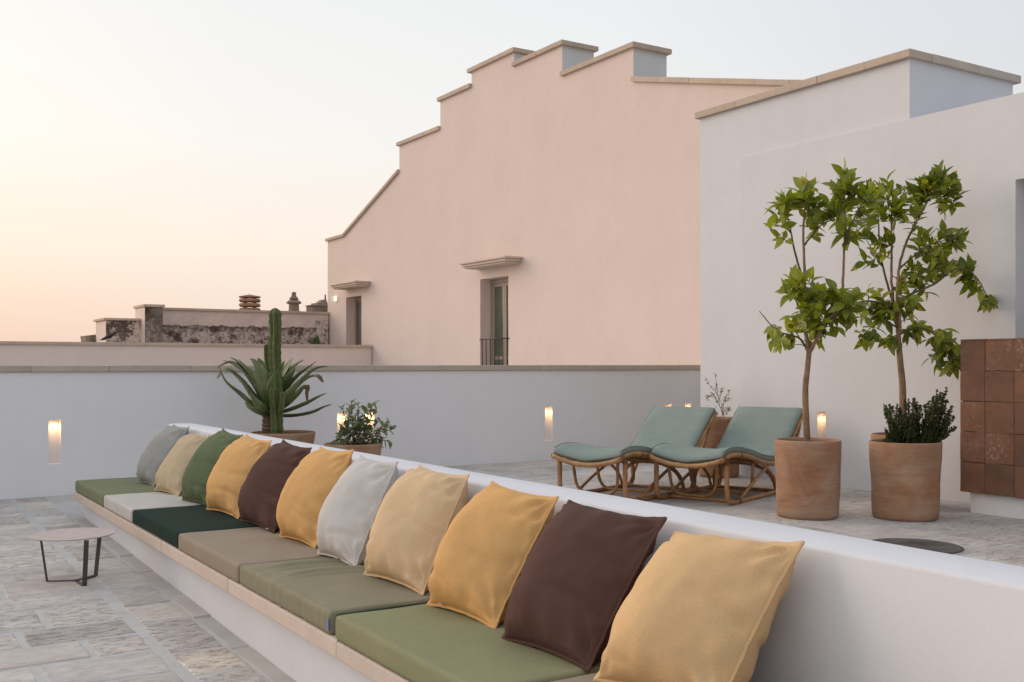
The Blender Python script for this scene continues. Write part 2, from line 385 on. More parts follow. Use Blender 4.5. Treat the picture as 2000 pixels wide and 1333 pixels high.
def copy_tree(o, parent=None):
    c = o.copy(); COL.objects.link(c)
    if parent: c.parent = parent
    for ch in list(o.children): copy_tree(ch, c)
    return c
def panel(mb, org, u, n, strips, holes=(), thick=.3, zb=0., mi=0, side_mi=0):
    """vertical wall in the plane org + u*s, outer normal n; strips = (s0, s1, top0, top1); holes = (s0, s1, z0, z1, depth)"""
    org, u, n = Vector(org), Vector(u), Vector(n)
    P = lambda s_, z, d=0.: (org+u*s_-n*d)+Vector((0, 0, z-org.z))
    cuts = sorted({x for h in holes for x in h[:2]})
    segs = []
    for s0, s1, a, b in strips:
        cs = [s0]+[c for c in cuts if s0+1e-5 < c < s1-1e-5]+[s1]
        for p, q in zip(cs, cs[1:]):
            segs.append((p, q, a+(b-a)*(p-s0)/(s1-s0), a+(b-a)*(q-s0)/(s1-s0)))
    for p, q, a, b in segs:
        mid = (p+q)/2; hs = sorted([h for h in holes if h[0] <= mid <= h[1]], key=lambda h: h[2])
        z = zb
        for h in hs:
            if h[2] > z+1e-5: mb.add([P(p, z), P(q, z), P(q, h[2]), P(p, h[2])], [(0, 1, 2, 3)], mi)
            z = h[3]
        mb.add([P(p, z), P(q, z), P(q, b), P(p, a)], [(0, 1, 2, 3)], mi)
        mb.add([P(p, zb, thick), P(q, zb, thick), P(q, b, thick), P(p, a, thick)], [(3, 2, 1, 0)], mi)
        mb.add([P(p, a), P(q, b), P(q, b, thick), P(p, a, thick)], [(0, 1, 2, 3)], mi)
    for i in range(len(segs)+1):
        hl_ = segs[i-1][3] if i > 0 else zb; hr = segs[i][2] if i < len(segs) else zb
        s_ = segs[i][0] if i < len(segs) else segs[-1][1]
        if abs(hl_-hr) > 1e-4:
            mb.add([P(s_, hl_), P(s_, hr), P(s_, hr, thick), P(s_, hl_, thick)], [(0, 1, 2, 3)], side_mi)
    for s0, s1, z0, z1, d in holes:
        mb.add([P(s0, z0), P(s0, z1), P(s0, z1, d), P(s0, z0, d)], [(0, 1, 2, 3)], mi)
        mb.add([P(s1, z0), P(s1, z1), P(s1, z1, d), P(s1, z0, d)], [(3, 2, 1, 0)], mi)
        mb.add([P(s0, z1), P(s1, z1), P(s1, z1, d), P(s0, z1, d)], [(0, 1, 2, 3)], mi)
        mb.add([P(s0, z0), P(s1, z0), P(s1, z0, d), P(s0, z0, d)], [(3, 2, 1, 0)], mi)
        mb.add([P(s0, z0, d), P(s1, z0, d), P(s1, z1, d), P(s0, z1, d)], [(0, 1, 2, 3)], mi)
rs = random.Random(7)
def caps(parent, p0, p1, wd, w0, w1, th, length=.55, mat_='cap', name='cap_stone'):
    """a run of coping stones from p0 to p1, laid from w0 to w1 across"""
    p0, p1, wd = Vector(p0), Vector(p1), Vector(wd); d = p1-p0; Lg = d.length; n = max(1, round(Lg/length)); t = 0.
    lens = [rs.uniform(.85, 1.15) for _ in range(n)]; k = Lg/sum(lens)
    for i in range(n):
        a = t; b = t+lens[i]*k; t = b
        q0 = p0+d*((a+.0008)/Lg); q1 = p0+d*((b-.0008)/Lg); j = rs.uniform(-.0015, .0015); up = Vector((0, 0, th+j)); ov = rs.uniform(-.002, .002)
        bt = [q0+wd*(w0+ov), q1+wd*(w0+ov), q1+wd*w1, q0+wd*w1]
        MB().hexa(bt, [x+up for x in bt]).build(name, M[mat_], parent, bevel=.006)

# ================================================================== SETTING
XF, XB, XL, XW = 2.157, 2.377, 1.43, 1.50      # parapet front/back, ledge front, bench wall
XR, YB = 7.36, 9.8                              # right wall plane, back wall plane
def zlow(Y): return -.19+.0225*(Y-4)

g_ = MB(); g_.add([(-600, -600, -4.3), (600, -600, -4.3), (600, 600, -4.3), (-600, 600, -4.3)], [(0, 1, 2, 3)])
tag(g_.build('ground', M['ground']), kind='structure')
g_ = MB(); g_.box((-9, YB+.3, -.35), (11, 24, -.3)); tag(g_.build('roof_terrace', M['mortar']), kind='structure')

def slab_mesh(x0, x1, y0, y1, zf, rr, proud=.004, sk=.006):
    """worn slab: jittered outline, rounded arris"""
    pts = []
    def side(a, b, n):
        for i in range(n):
            t = i/n; p = a.lerp(b, t); pts.append(p+Vector((rr.uniform(-sk, sk), rr.uniform(-sk, sk), 0)))
    A, B, C_, D = Vector((x0, y0, 0)), Vector((x1, y0, 0)), Vector((x1, y1, 0)), Vector((x0, y1, 0))
    side(A, B, 3); side(B, C_, 3); side(C_, D, 3); side(D, A, 3)
    c = Vector(((x0+x1)/2, (y0+y1)/2, 0)); pr = proud*rr.uniform(.5, 1.3); n = len(pts); mb = MB(); vs = []
    for ins, dz in ((0, -.02), (0, -.001), (.010, pr)):
        for p in pts:
            q = p+(c-p).normalized()*ins; vs.append((q.x, q.y, zf(q.y)+dz))
    fs = [(k*n+i, k*n+(i+1) % n, (k+1)*n+(i+1) % n, (k+1)*n+i) for k in range(2) for i in range(n)]+[tuple(2*n+i for i in range(n))]
    return mb.add(vs, fs)
# lower floor
mb = MB(); ys = [-3, 9.82]
mb.add([(-6, ys[0], zlow(ys[0])), (XB, ys[0], zlow(ys[0])), (XB, ys[1], zlow(ys[1])), (-6, ys[1], zlow(ys[1]))], [(0, 1, 2, 3)])
floor = tag(mb.build('floor', M['mortar']), kind='structure')
rf = random.Random(11)
def pave(parent, x0, x1, y0, y1, zf, hr, wr, gap, rr, limit=300, cnt=[0]):
    y = y1
    while y > y0+.08:
        h = rr.uniform(*hr); ya = max(y0, y-h); x = x1 if rr.random() < .5 else x1
        while x > x0+.05:
            ww = rr.uniform(*wr); xa = max(x0, x-ww)
            if xa-x0 < .12: xa = x0
            gx = gap*rr.uniform(.7, 1.3)
            slab_mesh(xa+gx/2, x-gx/2, ya+gap*rr.uniform(.3, .6), y-gap*rr.uniform(.3, .6), zf, rr).build('paving_slab', M['slab'], parent)
            x = xa
        y = ya
# column between the bench kerb and the long joint, rows as in the photo
ysA = [2.9, 3.45, 3.87, 4.285, 4.63, 5.2, 5.55, 6.0, 6.5, 6.85, 7.35, 7.75, 8.2, 8.7, 9.1, 9.5, 9.78]
for a, b in zip(ysA, ysA[1:]):
    slab_mesh(1.175, 1.405, a+.011, b-.011, zlow, rf).build('paving_slab', M['slab'], floor)
rows = [2.9, 3.3, 3.62, 3.98, 4.38, 4.74, 5.04, 5.33, 5.72, 6.05, 6.42, 6.8, 7.2, 7.55, 7.95, 8.4, 8.8, 9.3, 9.78]
fixed = {3: [.80, .42], 4: [.643, .2], 5: [.885, .45], 6: [.65, .1]}
for i, (a, b) in enumerate(zip(rows, rows[1:])):
    xs = [1.135]; xmin = -.6 if b < 6.2 else (-2.2 if b < 8 else -2.6)
    if i in fixed: xs += fixed[i]
    while xs[-1] > xmin: xs.append(xs[-1]-rf.uniform(.34, .62))
    for p, q in zip(xs, xs[1:]):
        slab_mesh(q+.014, p-.014, a+.011, b-.011, zlow, rf).build('paving_slab', M['slab'], floor)
# cement kerb strip along the bench, in lengths
y = 2.4
while y < 8.5:
    ln = rf.uniform(.45, .7); slab_mesh(1.42, XW, y+.002, y+ln-.002, zlow, rf, .009, .003).build('kerb_strip', M['kerb'], floor); y += ln

# upper floor
mb = MB(); mb.box((XB+.002, -3, -.25), (12, 9.82, 0)); terrace = tag(mb.build('terrace', M['mortar']), kind='structure')
y = 9.76; ru = random.Random(5)
while y > 2.0:
    h = ru.uniform(.42, .62) if y > 5 else ru.uniform(.36, .5); x = XR-.02
    while x > XB+.03:
        ww = ru.uniform(.5, .85); xa = x-ww
        if xa < XB+.25: xa = XB+.02
        slab_mesh(xa+.009, x-.009, y-h+.009, y-.009, lambda q: 0., ru, .003).build('paving_slab', M['slab'], terrace); x = xa
    y -= h

# ---- back garden wall with niche lights
def niche_span_back(px, wpx=.10):
    p = onY(px, 800, YB); return p.x-wpx/2, p.x+wpx/2
bw = thing('garden_wall', (2, YB, 0), 'long white plastered terrace wall with stone coping and lit niches, across the back', 'wall')
NZ1, NZ0 = CZ-.478, CZ-.862
nb_px = [107, 668, 722, 1072, 1306, 1344]
holes = [(*niche_span_back(p), NZ0, NZ1, .085) for p in nb_px]
mb = MB(); panel(mb, (0, YB, 0), (1, 0, 0), (0, -1, 0), [(-6, 10.98, CZ-.068, CZ-.068)], holes, .26, -.35)
mb.build('wall', M['plaster'], bw)
caps(bw, (-6, YB, CZ-.066), (10.97, YB, CZ-.066), (0, 1, 0), -.022, .29, .057, .62, 'cap_grey')
def niche_light(p0, wd, nrm, label, group='niche lights in the plastered walls'):
    """fitting at the top of a wall niche: p0 = centre of the niche head"""
    t = thing('recessed_wall_light', p0, label, 'wall light', group)
    wd, nrm = Vector(wd), Vector(nrm); p0 = Vector(p0); c = p0-nrm*.045-Vector((0, 0, .003))
    ring = [[c+wd*(math.cos(a)*r_)+nrm*(math.sin(a)*r_)+Vector((0, 0, dz)) for a in [i*math.pi/8 for i in range(16)]] for r_, dz in ((.030, .0025), (.030, -.005), (.022, -.006))]
    MB().loft(ring).build('housing', M['white'], t, smooth=True)
    MB().add([c+wd*(math.cos(a)*.022)+nrm*(math.sin(a)*.022)-Vector((0, 0, .004)) for a in [i*math.pi/8 for i in range(16)]], [tuple(range(16))[::-1]]).build('lens', M['lens'], t)
    ld = bpy.data.lights.new('niche_lamp', 'SPOT'); ld.energy = .8; ld.color = (1, .55, .24); ld.shadow_soft_size = .012; ld.spot_size = R(150); ld.spot_blend = .6
    lo = bpy.data.objects.new('lamp', ld); COL.objects.link(lo); lo.location = c-Vector((0, 0, .018)); lo.rotation_euler = (0, 0, 0); attach(lo, t)
labs = ['lit niche light low in the wall left of the bench, leftmost', 'glowing niche light behind the bushy grey-green plant, left of two', 'glowing niche light behind the bushy grey-green plant, right of two',
        'lit niche light in the back wall between the bushy plant and the loungers', 'lit niche light just above the left lounger back, left of a pair', 'lit niche light just above the left lounger back, right of a pair']
for h, lb in zip(holes, labs):
    niche_light(((h[0]+h[1])/2, YB, NZ1), (1, 0, 0), (0, -1, 0), lb)

# ---- rose low wall beyond
YP = 24.
rw = thing('low_wall', (2, YP, 0), 'low rose plastered wall with thin stone coping beyond the white terrace wall', 'wall')
mb = MB(); panel(mb, (0, YP, 0), (1, 0, 0), (0, -1, 0), [(-9, 10.98, CZ+.41, CZ+.41)], (), .3, -.3); mb.build('wall', M['plaster_rose'], rw)
caps(rw, (-9, YP, CZ+.412), (10.97, YP, CZ+.412), (0, 1, 0), -.04, .34, .07, .9)

# ---- pink gabled building
XP = 11.
pb = thing('pink_building', (XP, 18, 0), 'tall pink plastered building with stepped gable and stone copings', 'building')
def yz(px, py): p = onX(px, py, XP); return p.y, p.z
ylist = [yz(640, 472), yz(672, 463), yz(778, 338), (yz(780, 285)[0], 0), (yz(860, 252)[0], 0), (yz(921, 168)[0], 0), (yz(1004, 104)[0], 0), (yz(1098, 90)[0], 0), (yz(1237, 97)[0], 0)]
yE, yD = ylist[0][0], ylist[1][0]
y3, y4, y5, y6, y7, y8 = [a[0] for a in ylist[3:9]]
zs3 = yz(817, 271)[1]; zs4 = yz(888, 186)[1]; zs5 = yz(961, 123)[1]; zs6 = yz(1051, 110)[1]; zs7 = yz(1170, 121)[1]
zr = yz(1238, 160)[1]; yN = 8.9; zN = zr-(y8-yN)*.245
strips = [(-yE, -yD, ylist[0][1], ylist[1][1]), (-yD, -y3, ylist[1][1], ylist[2][1]), (-y3, -y4, zs3, zs3), (-y4, -y5, zs4, zs4), (-y5, -y6, zs5, zs5), (-y6, -y7, zs6, zs6), (-y7, -y8, zs7, zs7), (-y8, -yN, zr, zN)]
WZ = CZ+1.755
w1 = (yz(706, 600)[0], yz(676, 600)[0]); w2 = (yz(993, 600)[0], yz(938, 600)[0])
hol = [(-w1[1], -w1[0], CZ-.45, WZ, .36), (-w2[1], -w2[0], CZ-.45, WZ, .36)]
mb = MB(); panel(mb, (XP, 0, 0), (0, -1, 0), (-1, 0, 0), strips, hol, .72, -1.5, 0, 1)
mb.build('gable_wall', [M['plaster_pink'], M['plaster_grey']], pb)
mb = MB(); mb.box((XP+.73, yN+.02, -1.5), (XP+9, yE-.02, 3.2)); mb.build('rear_block', M['plaster_pink'], pb)
mb = MB(); mb.add([(XP+.725, y8-.03, zr), (XP+.725, y8-.03, zr), (XP+.725, y8-.03, zr)], [(0, 1, 2)])
for a, b, z0, z1 in [(yE+.05, yD, ylist[0][1], ylist[1][1]), (yD, y3, ylist[1][1], ylist[2][1])]:
    caps(pb, (XP, a, z0), (XP, b, z1), (1, 0, 0), -.06, .78, .075, .8)
for a, b, z in [(y3+.06, y4+.004, zs3), (y4+.06, y5+.004, zs4), (y5+.1, y6-.06, zs5), (y6+.004, y7-.07, zs6), (y7+.004, y8-.07, zs7)]:
    caps(pb, (XP, a, z), (XP, b, z), (1, 0, 0), -.06, .78, .085, .7)
caps(pb, (XP, y8-.0, zr), (XP, yN, zN), (1, 0, 0), -.06, .78, .085, .7)
# windows
def door_window(yr, z0, z1, leafmat, shut=False, rail=False):
    x = XP+.24; a, b = yr; e = .002
    f = MB()
    f.box((x, a+e, z0), (x+.07, a+.085, z1-e)); f.box((x, b-.085, z0), (x+.07, b-e, z1-e)); f.box((x, a+.086, z1-.09), (x+.07, b-.086, z1-e)); f.box((x, a+.086, z0), (x+.07, b-.086, z0+.10))
    fr = f.build('window', M['frame'], pb, bevel=.006)
    s = MB(); m_ = (a+b)/2
    for p, q in ((a+.088, m_-.003), (m_+.003, b-.088)):
        s.box((x+.012, p, z0+.102), (x+.055, p+.06, z1-.092)); s.box((x+.012, q-.06, z0+.102), (x+.055, q, z1-.092))
        s.box((x+.012, p+.061, z1-.16), (x+.055, q-.061, z1-.092)); s.box((x+.012, p+.061, z0+.102), (x+.055, q-.061, z0+.24)); s.box((x+.014, p+.061, z0+.55), (x+.053, q-.061, z0+.61))
    s.build('casement', M['shutter'] if shut else M['frame'], fr, bevel=.004)
    MB().box((x+.034, a+.149, z0+.241), (x+.040, m_-.064, z1-.161)).box((x+.034, m_+.064, z0+.241), (x+.040, b-.149, z1-.161)).build('pane', M['glass'] if not shut else M['shutter'], fr)
    if rail:
        r = MB(); zr_ = CZ+.515; r.tube([(XP-.01, a-.03, zr_), (XP-.01, b+.0, zr_)], .014, 6)
        rl = r.build('railing', M['iron'], pb, smooth=True)
        MB().tube([(XP+.02, a+.02, z0+.30), (XP+.02, b-.02, z0+.30)], .010, 6).build('lower_rail', M['iron'], rl, smooth=True)
        n = 7
        for i in range(n):
            yy = a+.06+(b-a-.12)*i/(n-1); MB().tube([(XP+.02, yy, z0), (XP+.006, yy, zr_-.01)], .0095, 6).build('baluster', M['iron'], rl, smooth=True)
door_window(w1, CZ-.45, WZ, None, True); door_window(w2, CZ-.45, WZ, None, False, True)
def canopy(y0, y1, z):
    t = .13
    for k, (dz0, dz1, ins) in enumerate(((0, .035, .07), (.037, .085, .035), (.087, t, 0))):
        x0 = XP-.42+ins
        MB().box((x0, y0+ins, z+dz0), (XP-.001, y1-ins, z+dz1)).build('canopy_slab' if k == 2 else 'canopy_moulding', M['old_stone'] if False else M['ledge'], pb, bevel=.012)
c2 = (17.07, 18.83); canopy(*c2, CZ+1.955); c1 = (24.1, 25.75); canopy(*c1, CZ+1.955)
p = onX(656, 584, XP)
t = thing('wall_lamp', (XP, p.y, p.z), 'small lit square lamp on the pink wall beside the far left window', 'wall light')
MB().box((XP-.09, p.y-.07, p.z-.065), (XP-.001, p.y+.07, p.z+.065)).build('diffuser', M['lamp_face'], t, bevel=.008)
MB().box((XP-.098, p.y-.075, p.z-.07), (XP-.091, p.y+.075, p.z+.07)).build('housing', M['white'], t)

# ---- white block with sandstone coping, and the smooth wall in front of it
YN0, YN1 = 5.58, 8.1
zb = CZ+2.525
wb = thing('white_building', (8, 7, 0), 'white plastered block with sandstone coping, right of the pink gable', 'building')
mb = MB(); mb.box((XR+.03, 7.46, -.05), (8.83, YN1, zb)); mb.box((XR+.03, YN0, CZ+1.8), (8.83, 7.46, zb)); mb.box((XR+.5, YN0, -.05), (8.83, 7.459, CZ+1.799)); mb.build('wall', M['plaster_bench'], wb)
MB().box((XR+.09, YN1+.002, 0), (8.8, YN1+.03, CZ+2.3)).build('unseen_bounce_panel', M['old_stone'], wb)  # dark panel added on the unseen end face to cut bounce light
MB().box((9.1, YN1-1.2, -.05), (9.4, YB-.02, CZ+2.1)).build('unseen_shade_wall', M['plaster'], wb)  # out-of-sight wall, added to shade the right end of the back wall
caps(wb, (XR+.03, YN1+.04, zb), (XR+.03, YN0-.035, zb), (1, 0, 0), -.045, .25, .07, .5)
caps(wb, (XR+.282, YN0, zb), (8.9, YN0, zb), (0, 1, 0), -.037, .26, .07, .75, 'cap_grey')
caps(wb, (XR+.282, YN1-.22, zb), (8.9, YN1-.22, zb), (0, 1, 0), 0, .26, .07, .75, 'cap_grey')
sw = thing('side_wall', (XR, 5, 0), 'smooth white plastered wall behind the citrus trees, with a deep opening at its right end', 'wall')
zt = CZ+2.02; yw = 7.49; nr = onX(1604.5, 830, XR).y
hol = [(-4.63, -3.3, CZ-.3, CZ+1.38, .3), (-nr-.048, -nr+.048, CZ-.80, CZ-.427, .085)]
mb = MB(); panel(mb, (XR, 0, 0), (0, -1, 0), (-1, 0, 0), [(-yw, 1., zt, zt)], hol, .45, -.02)
mb.build('wall', M['plaster_smooth'], sw)
niche_light((XR, nr, CZ-.427), (0, 1, 0), (-1, 0, 0), 'lit niche light in the side wall between the two big potted trees')
mb = MB(); mb.box((XR+.44, -1, -.02), (9.6, YN0-.02, zt-.02)); mb.build('rear_block', M['plaster_smooth'], sw)
# small plaster hood high on the side wall
p = onX(1672, 424, XR)
t = thing('wall_sconce', (XR, p.y, p.z), 'small curved white wall sconce half hidden behind the tree tops', 'wall light')
rings = []
for i in range(7):
    a = i/6*math.pi; r0 = .10
    rings.append([Vector((XR-.001-.075*math.sin(a)*k, p.y+.10*math.cos(a), p.z+dz)) for k, dz in ((1, -.035), (1.0, .02), (.9, .05), (.0, .055))])
MB().loft(rings, closed=False).build('shell', M['white'], t, smooth=True)

# ---- terracotta tiled counter against the side wall
XT, YT = 6.85, 4.74
tk = thing('tiled_counter', (7.1, 4.2, 0), 'terracotta tiled counter block on a recessed white plinth at the right edge', 'counter')
z0, z1 = CZ-.927, CZ+.172
MB().box((XT+.012, 3.0, z0+.004), (XR-.002, YT-.012, z1-.006)).build('core', M['tile_joint'], tk)
MB().box((XT+.05, 3.0, 0), (XR-.004, YT-.05, z0+.003)).build('plinth', M['plaster'], tk)
rt = random.Random(3); hrow = (z1-z0)/5; yy = YT
cols = [.198, .222, .212, .208, .215, .21]
for c in cols:
    for r_ in range(5):
        j = lambda s=.0035: rt.uniform(-s, s)
        a, b, cc, d = yy, yy-c, z0+r_*hrow, z0+(r_+1)*hrow; q = .0008
        x0 = XT+rt.uniform(-.003, .003)
        # slightly irregular tile with a worn rim
        out = [(a-q, cc+q+j()), ((a+b)/2, cc+q+j()), (b+q, cc+q+j()), (b+q+j(.002), (cc+d)/2), (b+q, d-q+j()), ((a+b)/2, d-q+j()), (a-q, d-q+j()), (a-q+j(.002), (cc+d)/2)]
        cy, cz_ = (a+b)/2, (cc+d)/2
        vs = [(XT+.0145, y_, z_) for y_, z_ in out]+[(x0+.003, y_, z_) for y_, z_ in out]+[(x0, cy+(y_-cy)*.975, cz_+(z_-cz_)*.975) for y_, z_ in out]
        fs = [(k*8+i, k*8+(i+1) % 8, (k+1)*8+(i+1) % 8, (k+1)*8+i) for k in range(2) for i in range(8)]+[tuple(range(16, 24))]
        MB().add(vs, fs).build('tile', M['tile'], tk)
    yy -= c
for i in range(5):   # top course seen edge-on
    MB().box((XT+.0, YT-.21*(i+1)+.003, z1-.004), (XT+.2, YT-.21*i-.003, z1+.010)).build('top_tile', M['tile'], tk, bevel=.003)

# ---- round hatch cover in the terrace paving
hc = onZ(1785, 1068, .004)
t = thing('hatch_cover', (hc.x, hc.y, 0), 'round dark grey cover set in the paving behind the bench back', 'hatch cover')
cr = .26
MB().loft([[Vector((hc.x+math.cos(a)*r_, hc.y+math.sin(a)*r_, z)) for a in [i*math.pi/20 for i in range(40)]] for r_, z in ((cr+.012, .003), (cr+.010, .010), (cr, .0105), (cr-.006, .006))]).build('rim', M['cover'], t, smooth=False)
MB().add([Vector((hc.x+math.cos(a)*(cr-.004), hc.y+math.sin(a)*(cr-.004), .0085)) for a in [i*math.pi/20 for i in range(40)]], [tuple(range(40))]).build('lid', M['cover'], t)

# ================================================================== old buildings far left
YO = 26.8
ob = thing('old_parapet', (8, YO, 0), 'weathered old wall with rose upper band, dark lichen and a mottled pier, far behind', 'wall')
zc = CZ+1.36
def rough_box(a, b, n, amp, seed, name, m, parent):
    """rubble masonry: a box whose visible face is broken up"""
    mb = MB(); (x0, y0, z0_), (x1, y1, z1_) = a, b; nx = max(2, int((x1-x0)*n)); nz = max(2, int((z1_-z0_)*n)); vs = []
    for k in range(nz+1):
        for i in range(nx+1):
            x = x0+(x1-x0)*i/nx; z = z0_+(z1_-z0_)*k/nz; edge = (i in (0, nx) or k in (0, nz))
            d = 0 if edge else amp*noise.noise(Vector((x*6+seed, z*6, seed)))+amp*.6*noise.noise(Vector((x*17, z*17, seed)))
            vs.append((x, y0+d, z))
    fs = [(k*(nx+1)+i, k*(nx+1)+i+1, (k+1)*(nx+1)+i+1, (k+1)*(nx+1)+i) for k in range(nz) for i in range(nx)]
    mb.add(vs, fs); mb.add([(x0, y0, z0_), (x1, y0, z0_), (x1, y1, z0_), (x0, y1, z0_), (x0, y0, z1_), (x1, y0, z1_), (x1, y1, z1_), (x0, y1, z1_)], [(3, 2, 1, 0), (4, 5, 6, 7), (1, 2, 6, 5), (2, 3, 7, 6), (3, 0, 4, 7)])
    return mb.build(name, m, parent)
rough_box((6.3, YO, -.3), (10.98, YO+.4, zc), 7, .02, 3, 'wall', M['old_wall'], ob)
caps(ob, (6.3, YO, zc), (11.06, YO, zc), (0, 1, 0), -.05, .45, .06, 1.0)
rough_box((5.88, 25.6, -.3), (6.29, YO-.2, CZ+1.36), 8, .02, 9, 'pier', M['old_pier'], ob)
MB().box((5.874, 25.62, -.3), (5.8795, YO-.21, CZ+1.355)).build('pier_side', M['plaster_rose'], ob)
caps(ob, (5.84, 25.56, CZ+1.362), (6.33, 25.56, CZ+1.362), (0, 1, 0), 0, 1.1, .06, .6)
rough_box((5.08, 26.0, -.3), (5.87, 27.2, CZ+1.04), 8, .02, 5, 'low_wall', M['old_wall_low'], ob)
MB().box((5.074, 26.01, -.3), (5.0795, 27.19, CZ+1.035)).build('low_wall_side', M['plaster_rose'], ob)
caps(ob, (5.03, 25.96, CZ+1.042), (5.868, 25.96, CZ+1.042), (0, 1, 0), 0, 1.3, .055, .5)
mb = MB(); a = (4.86, 27.4, -.3); mb.hexa([(4.98, 27.25, .9), (5.3, 27.25, .9), (5.3, 27.9, .9), (4.98, 27.9, .9)], [(4.84, 27.25, CZ+.70), (5.3, 27.25, CZ+.76), (5.3, 27.9, CZ+.76), (4.84, 27.9, CZ+.70)])
mb.build('stone_block', M['old_stone'], ob)
rough_box((10.62, YO-.06, -.3), (10.95, YO-.003, CZ+1.2), 9, .02, 6, 'corner_stonework', M['old_wall_low'], ob)

# stacked clay chimney
cx = onY(488, 600, 27.6); t = thing('chimney', (cx.x, 27.6, 0), 'squat chimney of stacked rounded clay slabs with a flat peaked cap, leftmost', 'chimney')
H0 = CZ+1.42
def oct_ring(c, wx, wy, z, ch=.3):
    s = [(-wx, -wy*(1-ch)), (-wx*(1-ch), -wy), (wx*(1-ch), -wy), (wx, -wy*(1-ch)), (wx, wy*(1-ch)), (wx*(1-ch), wy), (-wx*(1-ch), wy), (-wx, wy*(1-ch))]
    return [Vector((c[0]+a*.94+b*.34, c[1]+b*.94-a*.34, z)) for a, b in s]
cc = (cx.x, 27.6)
for k in range(3):
    z = H0+k*.125
    MB().loft([oct_ring(cc, .24, .24, z), oct_ring(cc, .275, .275, z+.02), oct_ring(cc, .28, .28, z+.045), oct_ring(cc, .25, .25, z+.085), oct_ring(cc, .22, .22, z+.09)], cap0=True, cap1=True).build('clay_slab', M['vent_clay'], t)
    for a in range(4):
        an = a*math.pi/2+.4; mb = MB(); mb.box((cc[0]+.17*math.cos(an)-.035, cc[1]+.17*math.sin(an)-.035, z+.088), (cc[0]+.17*math.cos(an)+.035, cc[1]+.17*math.sin(an)+.035, z+.128))
        mb.build('spacer', M['vent_clay'], t)
MB().loft([oct_ring(cc, .28, .28, H0+.375), oct_ring(cc, .28, .28, H0+.395), oct_ring(cc, .02, .02, H0+.455)], cap0=True, cap1=True).build('cap', M['vent_clay'], t)
# baroque finial chimney
cx = onY(574, 600, 27.6); c = (cx.x, 27.6); t = thing('chimney', (c[0], c[1], 0), 'slim tiered stone chimney tapering like a finial, middle one on the old wall', 'chimney')
def lathe(prof, c, n=12, sq=.0):
    return [[Vector((c[0]+r_*math.cos(a), c[1]+r_*math.sin(a), z)) for a in [2*math.pi*i/n+.2 for i in range(n)]] for r_, z in prof]
b0 = CZ+1.44
MB().loft(lathe([(.24, b0-.05), (.17, b0+.02), (.145, b0+.05), (.14, b0+.21)], c, 8), cap0=True).build('shaft', M['old_stone'], t)
MB().loft(lathe([(.14, b0+.212), (.20, b0+.23), (.205, b0+.26), (.15, b0+.315)], c, 10), cap1=True).build('lower_moulding', M['old_stone'], t)
MB().loft(lathe([(.10, b0+.317), (.125, b0+.35), (.12, b0+.38), (.07, b0+.43), (.055, b0+.49)], c, 10), cap1=True).build('upper_moulding', M['old_stone'], t)
MB().loft(lathe([(.03, b0+.49), (.062, b0+.50), (.066, b0+.525), (.03, b0+.55)], c, 10), cap1=True).build('finial', M['old_stone'], t, smooth=True)
# dark ruined chimney
cx = onY(618, 600, 27.6); c = (cx.x, 27.6); t = thing('chimney', (c[0], c[1], 0), 'dark crumbling stepped chimney with a thin pipe beside the pink building', 'chimney')
MB().box((c[0]-.19, 27.4, b0-.1), (c[0]+.30, 27.9, b0+.17)).build('base', M['old_stone'], t, bevel=.02)
MB().box((c[0]-.22, 27.37, b0+.172), (c[0]-.06, 27.9, b0+.205)).build('side_slab', M['old_stone'], t, bevel=.01)
MB().box((c[0]-.05, 27.38, b0+.172), (c[0]+.31, 27.9, b0+.265)).build('upper_course', M['old_stone'], t, bevel=.015)
MB().hexa([(c[0]+.04, 27.4, b0+.267), (c[0]+.24, 27.4, b0+.267), (c[0]+.24, 27.8, b0+.267), (c[0]+.04, 27.8, b0+.267)], [(c[0]+.13, 27.45, b0+.36), (c[0]+.24, 27.45, b0+.36), (c[0]+.24, 27.7, b0+.36), (c[0]+.13, 27.7, b0+.36)]).build('top_stone', M['old_stone'], t)
MB().tube([(c[0]+.22, 27.5, b0+.36), (c[0]+.22, 27.5, b0+.50)], .022, 8).build('pipe', M['iron'], t, smooth=True)
# prickly pear at the foot of the old wall
p = onY(612, 668, 25.9); t = thing('prickly_pear', (p.x, p.y, CZ+.45), 'small green prickly pear growing in front of the old wall', 'plant')
for k, (dx, dz, rx, rz, an) in enumerate(((0, .10, .07, .11, .3), (.12, .14, .05, .13, -.15), (.05, -.02, .07, .1, 0))):
    rings = []
    for i in range(7):
        tt = -1+2*i/6; rr = math.sqrt(max(.001, 1-tt*tt)); rings.append([Vector((p.x+dx+math.sin(an)*tt*rz+rx*rr*math.cos(a), p.y+.03*rr*math.sin(a), CZ+.5+dz+rz*tt)) for a in [j*math.pi/5 for j in range(10)]])
    MB().loft(rings, cap0=True, cap1=True).build('pad', M['prickly'], t, smooth=True)
